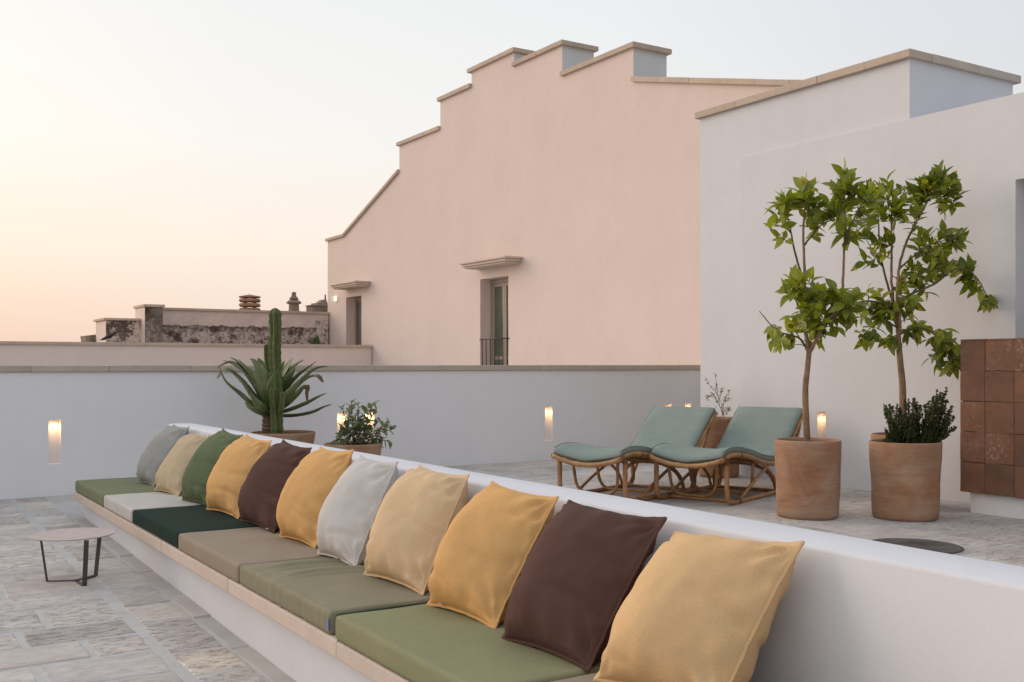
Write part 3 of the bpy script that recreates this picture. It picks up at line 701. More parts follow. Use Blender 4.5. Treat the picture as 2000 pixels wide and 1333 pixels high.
# bird on the low rose wall
p = onY(212, 668, YP+.1)
bp = Vector((p.x, YP+.12, CZ+.484)); t = thing('bird', bp, 'small dark bird with pale belly perched on the low rose wall at far left', 'bird')
u = Vector((1, 0, 0))
def brd(s, up): return bp+u*s+Vector((0, 0, up))
MB().tube([brd(-.155, .055), brd(-.13, .06), brd(-.09, .075), brd(-.03, .10), brd(.03, .135), brd(.08, .17), brd(.11, .19), brd(.16, .205), brd(.25, .245)], [.004, .024, .028, .045, .052, .042, .026, .018, .009], 10).build('body', M['bird'], t, smooth=True)
MB().tube([brd(-.215, .038), brd(-.15, .054)], [.002, .009], 6).build('beak', M['beak'], t, smooth=True)
MB().tube([brd(-.06, .063), brd(-.02, .07), brd(.03, .10)], [.02, .034, .02], 8).build('belly', M['bird_w'], t, smooth=True)
for s in (-.012, .022):
    MB().tube([bp+Vector((.0+s, s, .075)), bp+Vector((.0+s, s, .002))], .005, 5).build('leg', M['beak'], t, smooth=True)
for s in (-1, 1):
    MB().tube([brd(-.04, .115)+Vector((0, s*.035, 0)), brd(.04, .15)+Vector((0, s*.045, 0)), brd(.13, .17)+Vector((0, s*.03, 0)), brd(.17, .14)+Vector((0, s*.02, 0))], [.015, .03, .02, .004], 6).build('wing', M['bird'], t, smooth=True)

# ================================================================== BENCH
YE = 8.52
bn = thing('built_in_bench', (1.8, 5.5, 0), 'long white plastered built-in bench with stone seat edge and white backrest wall', 'bench')
zl = CZ-.965; zlb = CZ-1.028; zp = CZ-.482
# seat body, front face follows the sloping floor
mb = MB(); mb.hexa([(XW, 1.0, zlow(1)-.03), (XF, 1.0, zlow(1)-.03), (XF, YE-.03, zlow(8.5)-.03), (XW, YE-.03, zlow(8.5)-.03)], [(XW, 1.0, zlb-.001), (XF, 1.0, zlb-.001), (XF, YE-.03, zlb-.001), (XW, YE-.03, zlb-.001)])
mb.build('seat_base', M['plaster_bench'], bn)
caps(bn, (XL, YE, zlb), (XL, 1.0, zlb), (1, 0, 0), 0, XF-XL-.002, zl-zlb, 1.25, 'ledge', 'ledge_stone')
# backrest wall: rounded plaster arris, gently uneven
mb = MB(); rings = []
n = 150; y0_, y1_ = 1.0, 8.74
for i in range(n+1):
    t_ = i/n; y = y0_+(y1_-y0_)*t_; k = 0. if y < y1_-.16 else (y-(y1_-.16))/.16
    ins = .11*(1-math.sqrt(max(0, 1-k*k))); wob = .003*noise.noise(Vector((0, y*1.3, 0)))+.0015*noise.noise(Vector((3, y*5, 0))); r_ = .012
    a, b = XF+ins+wob, XB-ins+wob*.5; zz = zp+.002*noise.noise(Vector((7, y*1.1, 0)))
    rings.append([Vector(q) for q in ((a, y, -.25), (a, y, zz-r_), (a+r_*.3, y, zz-r_*.3), (a+r_, y, zz), (b-r_, y, zz), (b-r_*.3, y, zz-r_*.3), (b, y, zz-r_), (b, y, -.25))])
mb.loft(rings, cap0=True, cap1=True); mb.build('backrest_wall', M['plaster_bench'], bn, angle=50)

# ---- seat cushions
def rbox(x0, x1, y0, y1, z0, z1, r, nx, ny, nz, disp=None):
    """rounded box as displaced cube grid"""
    mb = MB(); c = Vector(((x0+x1)/2, (y0+y1)/2, (z0+z1)/2)); h = Vector(((x1-x0)/2, (y1-y0)/2, (z1-z0)/2)); idx = {}
    def V(i, j, k):
        key = (i, j, k)
        if key in idx: return idx[key]
        def cs(i, n, hh):  # finer steps near the edges
            t = -1+2*i/n; return (math.copysign(1, t)*(1-(1-abs(t))**1.25))*hh
        p = Vector((cs(i, nx, h.x), cs(j, ny, h.y), cs(k, nz, h.z)))
        q = Vector((max(-h.x+r, min(h.x-r, p.x)), max(-h.y+r, min(h.y-r, p.y)), max(-h.z+r, min(h.z-r, p.z))))
        d = p-q; nrm = d.normalized() if d.length > 1e-9 else Vector((0, 0, 0))
        # push to rounded surface
        s = q+nrm*r if d.length > 1e-9 else p
        w_ = c+s
        if disp: w_ = disp(w_, nrm)
        idx[key] = len(mb.v); mb.v.append(tuple(w_)); return idx[key]
    for i in range(nx):
        for j in range(ny):
            mb.f.append((V(i, j, nz), V(i+1, j, nz), V(i+1, j+1, nz), V(i, j+1, nz))); mb.f.append((V(i, j+1, 0), V(i+1, j+1, 0), V(i+1, j, 0), V(i, j, 0)))
    for i in range(nx):
        for k in range(nz):
            mb.f.append((V(i, 0, k), V(i+1, 0, k), V(i+1, 0, k+1), V(i, 0, k+1))); mb.f.append((V(i, ny, k+1), V(i+1, ny, k+1), V(i+1, ny, k), V(i, ny, k)))
    for j in range(ny):
        for k in range(nz):
            mb.f.append((V(0, j+1, k), V(0, j, k), V(0, j, k+1), V(0, j+1, k+1))); mb.f.append((V(nx, j, k), V(nx, j+1, k), V(nx, j+1, k+1), V(nx, j, k+1)))
    mb.m = [0]*len(mb.f); return mb
seats = [(7.44, 8.49, 'seat_green', 'moss green seat cushion at the far left end of the bench', 0, 0),
         (6.605, 7.432, 'seat_white', 'pale grey seat cushion, second from the far end of the bench', 0, .002),
         (5.54, 6.597, 'seat_dark', 'dark bottle green seat cushion on the bench', 0, .004),
         (4.53, 5.532, 'seat_taupe', 'taupe seat cushion with a small pucker, next to the dark green one', .4, 0),
         (3.49, 4.522, 'seat_olive', 'wrinkled olive grey seat cushion with a small blue tag', 1.4, .002),
         (2.43, 3.44, 'seat_green2', 'moss green seat cushion in the foreground under the mustard and brown pillows', 0, -.004),
         (1.35, 2.415, 'seat_taupe', 'taupe seat cushion at the near end under the big straw yellow pillow', 0, .003)]
for si, (a, b, fm, lab, wr, dz) in enumerate(seats):
    def disp(p, nrm, si=si, wr=wr, a=a, b=b):
        q = Vector((p.x*2.2+si*7, p.y*2.2, p.z*3)); d = .0025*noise.noise(q)
        if nrm.z > .5 or nrm.length < .01 and p.z > zl+.04: d += .003*noise.noise(Vector((p.x*5, p.y*5, si)))+.006*max(0, 1-((p.x-1.78)/.3)**2)*max(0, 1-((p.y-(a+b)/2)/((b-a)/2))**2)
        if wr:
            if p.z > zl+.05:
                u_ = (p.x-XL); v_ = (p.y-a)/(b-a)
                for cy, am, wd in ((.86, .013, .017), (.79, .008, .012), (.66, .013, .016), (.60, .008, .012)):
                    if wr < 1 and cy != .66: continue
                    path = cy+.09*u_-.16*u_*u_*3; d += wr*am*math.exp(-((v_-path)/wd)**2)*min(1, max(0, u_-.05)/.12)*(1 if wr > 1 else max(0, 1-u_*5))
            d += .0024*wr*(noise.noise(Vector((p.y*21, p.z*3, 1)))+.6*noise.noise(Vector((p.y*43, p.z*5, 4))))*(1 if p.x < XL+.05 else 0)
        v = nrm if nrm.length > .5 else Vector((0, 0, 1) if p.z > zl+.04 else (0, 0, 0))
        return p+v*d
    mb = rbox(XL+.004+dz, 2.09, a+.002, b-.002, zl+.002, zl+.087, .016, 44, 120 if wr > 1 else 64, 8, disp)
    co = tag(mb.build('seat_cushion', M['f_'+fm], smooth=True, loc=((XL+2.09)/2, (a+b)/2, zl)), lab, 'seat cushion', 'seat cushions on the built-in bench')
    if wr > 1:
        MB().box((XL+.0005, a+.004, zl+.022), (XL+.006, a+.020, zl+.062)).build('tag', M['tagblue'], co)
        MB().box((XL+.03, a-.0125, zl+.006), (2.05, a-.001, zl+.078)).build('side_panel', M['f_seat_side'], co, bevel=.005)

# ---- pillows: corners measured on the seat and against the backrest
zs = zl+.092
PL = [  # TL, TR, BL, BR (photo), fabric, label, thickness
    ((338, 830), (374, 836), (268, 942), (297, 951), 'grey', 'grey pillow at the far left end of the bench', .12),
    ((381, 846), (412, 852), (300, 957), (345, 972), 'beige', 'slumped pale beige pillow between the grey and the green pillow', .12),
    ((434, 838), (476, 852), (353, 977), (404, 990), 'green', 'green pillow, the only green one in the row', .13),
    ((479, 849), (535, 864), (401, 994), (463, 1015), 'mustard', 'mustard pillow right of the green pillow', .14),
    ((551, 860), (613, 878), (466, 1015), (532, 1045), 'brown', 'smaller-looking dark brown pillow between two mustard pillows', .14),
    ((624, 875), (693, 881), (543, 1047), (612, 1073), 'mustard', 'mustard pillow between the far brown pillow and the pale grey pillow', .14),
    ((702, 891), (791, 907), (617, 1080), (690, 1114), 'lightgrey', 'pale grey pillow with seamed edge in the middle of the row', .13),
    ((816, 910), (929, 933), (706, 1120), (826, 1166), 'sand', 'sand beige pillow right of the pale grey pillow', .15),
    ((957, 942), (1091, 974), (830, 1178), (966, 1234), 'mustard', 'mustard pillow beside the big brown pillow', .15),
    ((1106, 979), (1303, 1015), (974, 1245), (1152, 1317), 'brown', 'large dark brown pillow, second from the near end', .15),
    ((1313, 1040), (1572, 1062), (1152, 1324), (1462, 1450), 'yellow', 'large straw yellow textured pillow nearest the camera', .16)]
for pi, (tl, tr, bl, br, fm, lab, T) in enumerate(PL):
    A, B = onX(*tl, XF-.05), onX(*tr, XF-.06); C_, D = onZ(*bl, zs), onZ(*br, zs)
    rp = random.Random(40+pi); nU = 44; ph = [rp.uniform(0, 6.28) for _ in range(12)]
    if pi == 10: D = Vector((C_.x-.0, C_.y-.515, zs)); D = Vector((1.80, 1.90, zs)); 
    A0, C0 = A.copy(), C_.copy(); A = A.lerp(B, .03); C_ = C_.lerp(D, .05); bk = {0: 1.15, 6: 1.2, 7: 1.3, 8: 1.2, 10: 1.15}.get(pi, .9)
    B = B.lerp(A0, (.08+.03*math.sin(pi*2.3))+(.05 if bk > 1 else 0) if pi < 8 else .02); D = D.lerp(C0, .07)+Vector((.02, 0, 0))
    cen = (A+B+C_+D)/4; eu = ((B-A)+(D-C_)).normalized(); ev = ((A-C_)+(B-D)).normalized(); nn = eu.cross(ev).normalized()
    if nn.x > 0: nn = -nn
    su = ((B-A).length+(D-C_).length)/4
    au, av = -.22+rp.uniform(-.08, .08), -.20+rp.uniform(-.08, .08)
    def surf(u, v, side):
        # pinched outline: edges drawn in between the corners
        pu = u*(1-.070*(1-v*v)**.7*abs(u)**1.5); pv = v*(1-.075*(1-u*u)**.7*abs(v)**1.5)
        s, t_ = (pu+1)/2, (pv+1)/2
        p = (C_.lerp(D, s)).lerp(A.lerp(B, s), t_)
        ua = (u-au)/(1-au) if u > au else (u-au)/(1+au); va = (v-av)/(1-av) if v > av else (v-av)/(1+av)
        pf = max(0, 1-abs(ua)**2.0)**.8 if ua < 0 else max(0, 1-abs(ua)**1.5)**.80
        th = T*(1.04 if side > 0 else bk)*(pf if side > 0 else max(0, 1-abs(ua)**2.)**.55)*max(0, 1-abs(va)**2.2)**.5
        d = 0.
        for k, (cu, cv) in enumerate(((-1, -1), (1, -1), (-1, 1), (1, 1))):
            du, dv = u-cu, v-cv; ds = math.hypot(du, dv); an = math.atan2(dv, du)
            d += .013*math.exp(-(ds/.42)**2)*math.sin(an*(9+k)+ph[k])*min(1, ds*4)
        d += .0085*math.exp(-((1-abs(u))/.26)**2)*math.sin(v*(11+pi%3*2)+ph[5]+2*noise.noise(Vector((v*3, ph[6], 0))))*min(1, (1-abs(u))*12)
        d += .0075*math.exp(-((1-abs(v))/.26)**2)*math.sin(u*(10+pi%4*2)+ph[7]+2*noise.noise(Vector((u*3, ph[4], 1))))*min(1, (1-abs(v))*12)
        q = Vector((u*1.6+pi*5.1, v*1.6, side*3.3)); d += .012*noise.noise(q)+.004*noise.noise(q*3.1)
        # long soft creases running in from one side
        for k in range(3):
            vv = -.7+.55*k+.3*math.sin(ph[8+k]); am = .017*(.4+.6*rs_c[pi][k]); sg = 1 if rs_c[pi][k] > .35 else -1
            d -= am*math.exp(-((v-vv-.12*math.sin(2.4*u+ph[k]))/.045)**2)*max(0, min(1, (u*sg+.15)*1.3))
        edge = min(1, (1-abs(u))*9)*min(1, (1-abs(v))*9)
        off = nn*(side*(th+d*edge))
        sagz = -.006*(1-abs(u))*(1-abs(v))
        return p+off+Vector((0, 0, sagz))
    if pi == 0: rs_c = [[random.Random(90+i*7+k).random() for k in range(3)] for i in range(11)]
    mb = MB(); g2 = []
    def cc_(i): t_ = -1+2*i/nU; return math.copysign(1-(1-abs(t_))**1.5, t_)
    for side in (1, -1):
        base = len(mb.v); us = [cc_(i) for i in range(nU+1)]
        vs = [surf(u_, v_, side) for v_ in us for u_ in us]
        fs = [(j*(nU+1)+i, j*(nU+1)+i+1, (j+1)*(nU+1)+i+1, (j+1)*(nU+1)+i) for j in range(nU) for i in range(nU)]
        if side < 0: fs = [f[::-1] for f in fs]
        mb.add(vs, fs)
    # weld the two halves along the seam
    loc = cen; o = mb.build('pillow', M['f_'+fm], smooth=True, loc=tuple(loc))
    bm = bmesh.new(); bm.from_mesh(o.data); bmesh.ops.remove_doubles(bm, verts=bm.verts, dist=.0004); bmesh.ops.recalc_face_normals(bm, faces=bm.faces)
    bm.to_mesh(o.data); bm.free()
    tag(o, lab, 'pillow', 'pillows leaning along the bench back')
    # flat seam flange round the edge
    loop = [(cc_(i), -1) for i in range(nU)]+[(1, cc_(i)) for i in range(nU)]+[(-cc_(i), 1) for i in range(nU)]+[(-1, -cc_(i)) for i in range(nU)]
    inner = []; outer = []; 
    for u_, v_ in loop:
        p = surf(u_, v_, 1); dirv = (eu*(u_ if abs(u_) > .999 else 0)+ev*(v_ if abs(v_) > .999 else 0)).normalized()
        q = noise.noise(Vector((u_*4+pi, v_*4, 2))); inner.append(p-dirv*.004); outer.append(p+dirv*(.009+.002*q)+nn*(.004*noise.noise(Vector((u_*7, v_*7+pi, 0)))))
    h_ = nn*.0022; rings = [[x+h_ for x in inner], [x+h_*.7 for x in outer], [x-h_*.7 for x in outer], [x-h_ for x in inner]]
    # clamp above the seat
    rings = [[Vector((x.x, x.y, max(x.z, zs-.004))) for x in r_] for r_ in rings]
    MB().loft(rings).build('seam', M['f_'+fm], o, smooth=True)
    if pi in (3, 4, 6, 8):
        q = surf(-.55 if pi == 8 else .75, -1, 1)+nn*.008; e2 = eu*.016; MB().hexa([q-e2, q+e2, q+e2+nn*.012-ev*.004, q-e2+nn*.012-ev*.004], [q-e2+ev*.0015, q+e2+ev*.0015, q+e2+nn*.012-ev*.0025, q-e2+nn*.012-ev*.0025]).build('tag', M['tag'], o)

# ================================================================== side table
tcx, tcy = 1.055, 6.33; ztop = CZ-.955
t = thing('side_table', (tcx, tcy, zlow(6.3)), 'small round pinkish beige side table on thin brown legs, on the paving', 'side table')
MB().loft([[Vector((tcx+.225*k*math.cos(a), tcy+.225*k*math.sin(a), z)) for a in [i*math.pi/32 for i in range(64)]] for k, z in ((.99, ztop-.006), (1, ztop-.004), (1, ztop-.001), (.995, ztop))], cap0=True, cap1=True).build('table_top', M['table_top'], t, angle=40)
feet = [onZ(92, 1138, zlow(6.3)), onZ(165, 1146, zlow(6.2)), onZ(187, 1125, zlow(6.45))]
hub = (feet[0]+feet[1]+feet[2])/3
for f in feet:
    f = Vector((f.x, f.y, zlow(f.y)+.006)); out_ = (f-hub); out_.z = 0; out_.normalize(); sd_ = Vector((-out_.y, out_.x, 0)); wd_ = .0125; th_ = .0028
    top = f+out_*.035+Vector((0, 0, ztop-.007-f.z))
    b = [f-sd_*wd_-out_*th_, f+sd_*wd_-out_*th_, f+sd_*wd_+out_*th_, f-sd_*wd_+out_*th_]; c = [x+(top-f) for x in b]
    MB().hexa(b, c).build('leg', M['table_leg'], t)
    h0 = Vector((hub.x, hub.y, f.z)); b = [h0-sd_*wd_, f-sd_*wd_, f+sd_*wd_, h0+sd_*wd_]; MB().hexa([x-Vector((0, 0, .003)) for x in b], [x+Vector((0, 0, .003)) for x in b]).build('foot_bar', M['table_leg'], t)

# ================================================================== loungers
def smooth_path(pts, n):
    """Catmull-Rom through pts"""
    pts = [Vector(p) for p in pts]; out = []; k = len(pts)
    for i in range(k-1):
        p0, p1, p2, p3 = pts[max(i-1, 0)], pts[i], pts[i+1], pts[min(i+2, k-1)]
        for j in range(n):
            t_ = j/n; out.append(.5*((2*p1)+(p2-p0)*t_+(2*p0-5*p1+4*p2-p3)*t_*t_+(3*p1-p0-3*p2+p3)*t_**3))
    return out+[pts[-1]]
# local frame: x = foot -> head, y = across (0 far side A .. .6 near side B), z up
PROF = [(-.03, .355), (.12, .385), (.30, .378), (.50, .345), (.72, .295), (.95, .262), (1.10, .270), (1.22, .315), (1.34, .405), (1.46, .505), (1.58, .595), (1.67, .645)]
PP = smooth_path([(a, 0, b) for a, b in PROF], 6)
LW = .60
def sag(x, yf): return .055*max(0, 1-max(0, x)/.75)*(1-(2*yf-1)**2)
def bam(mb, pts, r, knots=.22, n=8):
    """cane with slightly thicker nodes"""
    pts = [Vector(p) for p in pts]; d = 0; rads = []; prev = pts[0]; nxt = knots*.6
    res = [pts[0]]
    for p in pts[1:]:
        seg = (p-prev).length; k = max(1, int(seg/.02)); res += [prev.lerp(p, (i+1)/k) for i in range(k)]; prev = p
    d = 0; prev = res[0]
    for p in res:
        d += (p-prev).length; prev = p
        ph_ = (d % knots)/knots; rads.append(r*(1+(.13 if abs(ph_-.5) < .05 else 0)))
    mb.tube(res, rads, n)
    return mb
def wrap(mb, p, d, r, w_=.03):
    p, d = Vector(p), Vector(d).normalized(); k = 6; pts = []; rads = []
    for i in range(k*2+1): pts.append(p+d*(-w_/2+w_*i/(k*2))); rads.append(r*(1.0 if i % 2 else 1.14))
    mb.tube(pts, rads, 8)
def make_lounger():
    t = thing('sun_lounger', (0, 0, 0), '', 'sun lounger')
    def L_(mb, name, m='bamboo'): return mb.build(name, M[m], t, smooth=True)
    for yy in (0, LW):
        L_(bam(MB(), [(p.x, yy, p.z) for p in PP], .0195), 'side_rail')
        # sled: front leg bends at the floor and runs back
        pts = [(.06, yy, .345), (.062, yy, .24), (.065, yy, .12), (.085, yy, .055), (.13, yy, .026), (.2, yy, .018), (.5, yy, .018), (.9, yy, .018), (1.12, yy, .018), (1.20, yy, .03), (1.24, yy, .07), (1.235, yy, .15), (1.21, yy, .325)]
        L_(bam(MB(), smooth_path(pts, 3), .0195), 'sled_leg')
        # brace rising backwards and curved rear strut
        L_(bam(MB(), smooth_path([(.30, yy+.0, .03), (.55, yy, .14), (.85, yy, .25)], 5), .013), 'brace')
        L_(bam(MB(), smooth_path([(1.05, yy, .03), (.98, yy, .14), (.80, yy, .25), (.62, yy, .31)], 5), .0125), 'brace')
        L_(bam(MB(), smooth_path([(1.18, yy, .03), (1.40, yy, .30), (1.585, yy, .58)], 5), .0135), 'back_stay')
        for wa in (((-.0, yy, .36), (1, 0, .3), .0225, .055), ((.06, yy, .335), (0, 0, 1), .0225, .035), ((.30, yy, .377), (1, 0, 0), .0205, .02), ((1.21, yy, .315), (0, 0, 1), .0225, .03), ((.27, yy, .022), (1, 0, 0), .0215, .035)):
            wm = MB(); wrap(wm, *wa); L_(wm, 'binding', 'wrap')
    def cross(x, z, r=.014, sg=0., y0=0., y1=LW, nm='crossbar'):
        pts = [(x, y0+(y1-y0)*i/10, z-sg*(1-(2*i/10-1)**2)) for i in range(11)]
        L_(bam(MB(), pts, r, .25), nm)
    cross(-.03, .355, .0195, .055); cross(.27, .020, .014); cross(1.10, .020, .014); cross(.62, .30, .012); cross(1.21, .32, .014); cross(1.67, .647, .0165)
    for x, yA, yB in ((.24, .16, .585), (.60, .015, .585)):   # hanging U frames
        zt_ = .36 if x < .5 else .30
        pts = [(x-.02, yA, zt_-.01), (x, yA+.01, .20), (x+.01, yA+.03, .10), (x+.02, yA+.10, .045), (x+.02, (yA+yB)/2, .042), (x+.02, yB-.10, .045), (x+.01, yB-.03, .10), (x, yB-.01, .20), (x-.02, yB, zt_-.01)]
        L_(bam(MB(), smooth_path(pts, 4), .013), 'u_frame')
    pts = [(1.08, .02, .03), (1.02, .05, .16), (.98, .16, .235), (.97, .3, .25), (.98, .44, .235), (1.02, .55, .16), (1.08, .58, .03)]
    L_(bam(MB(), smooth_path(pts, 5), .0145), 'arch_frame')
    # canes laid across under the cushion
    acc = 0; prev = PP[0]; sp = .048; slats = []
    for p in PP[1:]:
        seg = (p-prev).length; 
        while acc+seg >= sp:
            f_ = (sp-acc)/seg; q = prev.lerp(p, f_); slats.append(q.copy()); prev = q; seg = (p-prev).length; acc = 0
        acc += seg; prev = p
    for q in slats:
        pts = [(q.x, .005+(LW-.01)*i/6, q.z+.004-sag(q.x, i/6)-.0) for i in range(7)]
        MB().tube(pts, .0075, 6).build('slat', M['bamboo'], t, smooth=True)
    for yy in (.15, .30, .45):   # two longitudinal canes carry the slats
        L_(MB().tube([(p.x, yy, p.z-.011-sag(p.x, yy/LW)) for p in PP], .0075, 6), 'stringer')
    return t
def make_lounge_cushion():
    t = .055; nY = 14; rings = []
    PC = [p for p in PP if p.x > -.02]; K = len(PC)
    for i, p in enumerate(PC):
        a, b = PC[max(i-1, 0)], PC[min(i+1, K-1)]; tg = (b-a).normalized(); nrm = Vector((-tg.z, 0, tg.x))
        e = min(i, K-1-i); k = 1. if e > 1 else (.55 if e == 0 else .9)
        ring = []
        def pt(yf, h):
            yy = yf*LW; base = Vector((p.x, yy, p.z-sag(p.x, yf)+.014))
            wv = .0022*noise.noise(Vector((p.x*14+p.z*14, yy*1.6, 0)))+(.0016*math.sin((p.x+p.z)*42+yy*1.5) if p.x > 1.15 else 0)
            return base+nrm*(h*k+(wv if h > t*.6 else 0))
        ys_ = [.015+.97*j/nY for j in range(nY+1)]
        for yf in ys_:
            ed = min(yf, 1-yf)*LW; ring.append(pt(yf, t-(.014*max(0, 1-ed/.03)**2)))
        ring.append(pt(1.0, t*.72)); ring.append(pt(1.004, t*.45)); ring.append(pt(.998, t*.15))
        for yf in reversed(ys_): ring.append(pt(yf, .002))
        ring.append(pt(.002, t*.15)); ring.append(pt(-.004, t*.45)); ring.append(pt(0, t*.72))
        rings.append(ring)
    mb = MB(); mb.loft(rings, cap0=True, cap1=True); return mb.build('lounger_cushion', M['f_sage'], smooth=True)
proto = make_lounger(); cproto = make_lounge_cushion()
# the cushion's piping as a part
pip = MB()
PC = [p for p in PP if p.x > -.02]
for yf in (0., 1.): pip.tube([(p.x-.0, yf*LW+(-.004 if yf == 0 else .004), p.z+.014+.047) for p in PC], .0035, 5)
pipe_o = pip.build('piping', M['f_sage'], smooth=True); pipe_o.parent = cproto
AX = math.atan2(.37, .93)
A2 = Vector((5.33, 6.39, 0)); 
dF, dR = .09, -.76
A1 = A2+Vector((dF*SN+dR*CS, dF*CS-dR*SN, 0))
def place(o, P_, flip=True):
    # x along the axis; local y runs from the far rail to the near rail, so mirror by rotation about the near side
    ax = Vector((math.cos(AX), math.sin(AX), 0)); ac = Vector((math.sin(AX), -math.cos(AX), 0))
    B = P_+ac*LW           # near rail start
    o.location = B; o.rotation_euler = (0, 0, AX)
l2 = proto; c2_ = cproto
l1 = copy_tree(proto); c1_ = copy_tree(cproto)
place(l2, A2); place(c2_, A2); place(l1, A1); place(c1_, A1)
tag(l1, 'cane sun lounger on curved legs, left one, nearer the back wall', None, 'cane sun loungers'); tag(l2, 'cane sun lounger right behind the left big terracotta pot', None, 'cane sun loungers')
tag(c1_, 'sage green cushion on the left cane lounger', 'cushion', 'lounger cushions'); tag(c2_, 'sage green cushion on the right cane lounger, beside the big pot', 'cushion', 'lounger cushions')

# ================================================================== pots
def make_pot(c, r0, r1, h, seed, label, fat=0., rimw=.02):
    t = thing('terracotta_pot', (c[0], c[1], 0), label, 'pot', 'terracotta pots on the terrace'); n = 48; rr = random.Random(seed); ph = [rr.uniform(0, 6.28) for _ in range(4)]
    def rad(z, a):
        k = z/h; r_ = r0+(r1-r0)*k+fat*math.sin(math.pi*k)
        return r_*(1+.014*math.sin(a*2+ph[0]+3*k)*math.sin(math.pi*k)+.010*math.sin(9.5*k+ph[1]+.8*math.sin(a+ph[2]))*math.sin(math.pi*min(1, k*1.1)))
    rings = []
    m = 22
    for i in range(m+1):
        z = h*i/m; e = .012 if i == 0 else 0
        rings.append([Vector((c[0]+(rad(z, a)-e)*math.cos(a), c[1]+(rad(z, a)-e)*math.sin(a), z+.003)) for a in [2*math.pi*j/n for j in range(n)]])
    for ins, z in ((.003, h+.006), (rimw*.5, h+.009), (rimw-.003, h+.005), (rimw, h-.01), (rimw+.004, h-.05), (rimw+.008, h-.09)):
        rings.append([Vector((c[0]+(rad(h, a)-ins)*math.cos(a), c[1]+(rad(h, a)-ins)*math.sin(a), z)) for a in [2*math.pi*j/n for j in range(n)]])
    MB().loft(rings, cap0=True).build('pot_wall', M['terracotta'], t, smooth=True)
    vs = [Vector((c[0], c[1], h-.035))]; K = 6
    for k in range(1, K+1):
        for j in range(n):
            a = 2*math.pi*j/n; r_ = (rad(h, a)-rimw-.002)*k/K; vs.append(Vector((c[0]+r_*math.cos(a), c[1]+r_*math.sin(a), h-.045+.010*noise.noise(Vector((r_*30*math.cos(a), r_*30*math.sin(a), seed))))))
    fs = [(0, 1+j, 1+(j+1) % n) for j in range(n)]+[(1+(k-1)*n+j, 1+k*n+j, 1+k*n+(j+1) % n, 1+(k-1)*n+(j+1) % n) for k in range(1, K) for j in range(n)]
    MB().add(vs, fs).build('soil', M['soil'], t, smooth=True)
    return t
P1 = (5.735, 5.175); make_pot(P1, .212, .229, .54, 1, 'big upright terracotta pot with a single tree, right of the loungers')
q = atF(1768, 900, 7.37); P2 = (q.x, q.y); make_pot(P2, .222, .243, .533, 2, 'big upright terracotta pot holding the dark low shrub')
q = atF(1764, 900, 7.93); P3 = (q.x, q.y); make_pot(P3, .215, .232, .545, 3, 'terracotta pot mostly hidden behind the shrub pot, holding the right tree')
q = atF(1407, 900, 10.1); P4 = (q.x-.02, q.y); make_pot(P4, .19, .205, .56, 4, 'tall terracotta pot with dry twigs standing behind the loungers')
q = atF(553, 800, 9.35); P5 = (q.x, q.y); make_pot(P5, .19, .285, .47, 5, 'wide flared terracotta pot holding the agave and the cactus', .01)
q = atF(690, 800, 9.15); P6 = (q.x, q.y); make_pot(P6, .17, .25, .385, 6, 'wide terracotta pot holding the bushy grey-green plant', .01)

# ================================================================== leaves and trees
def leaf_mesh(name, m, L0=1., W0=.30, curl=.18, fold=.25, nl=6):
    vs = []; fs = []
    for i in range(nl+1):
        t_ = i/nl; w_ = W0*math.sin(math.pi*min(1, t_**.85))**.8*(1-.25*t_)+.004
        if i == 0 or i == nl: w_ = .008
        x = L0*t_; z = -curl*t_*t_*L0
        vs += [(x, -w_, z+w_*fold), (x, 0, z), (x, w_, z+w_*fold)]
    for i in range(nl): 
        a = i*3; fs += [(a, a+1, a+4, a+3), (a+1, a+2, a+5, a+4)]
    me = bpy.data.meshes.new(name); me.from_pydata(vs, [], fs); me.materials.append(m); me.polygons.foreach_set('use_smooth', [True]*len(me.polygons)); me.update(); return me
LM = [leaf_mesh('leaf', M['leaf'], 1, w_, c_, f_) for w_, c_, f_ in ((.28, .15, .3), (.32, .30, .2), (.26, .42, .35), (.30, 0, .3))]
def orient(d, up, roll=0.):
    x = d.normalized(); z = up-x*up.dot(x)
    if z.length < 1e-4: z = Vector((1, 0, 0))-x*x.x
    z.normalize(); y = z.cross(x); m = Matrix((x, y, z)).transposed(); return m @ Matrix.Rotation(roll, 3, 'X')
def put_leaf(me, parent, p, d, up, s, roll=0.):
    o = bpy.data.objects.new('leaf', me); COL.objects.link(o)
    m = orient(d, up, roll).to_4x4(); m.translation = p; o.matrix_world = m @ Matrix.Scale(s, 4); o.parent = parent; o.matrix_parent_inverse = Matrix.Translation(-Vector(parent.location)); return o
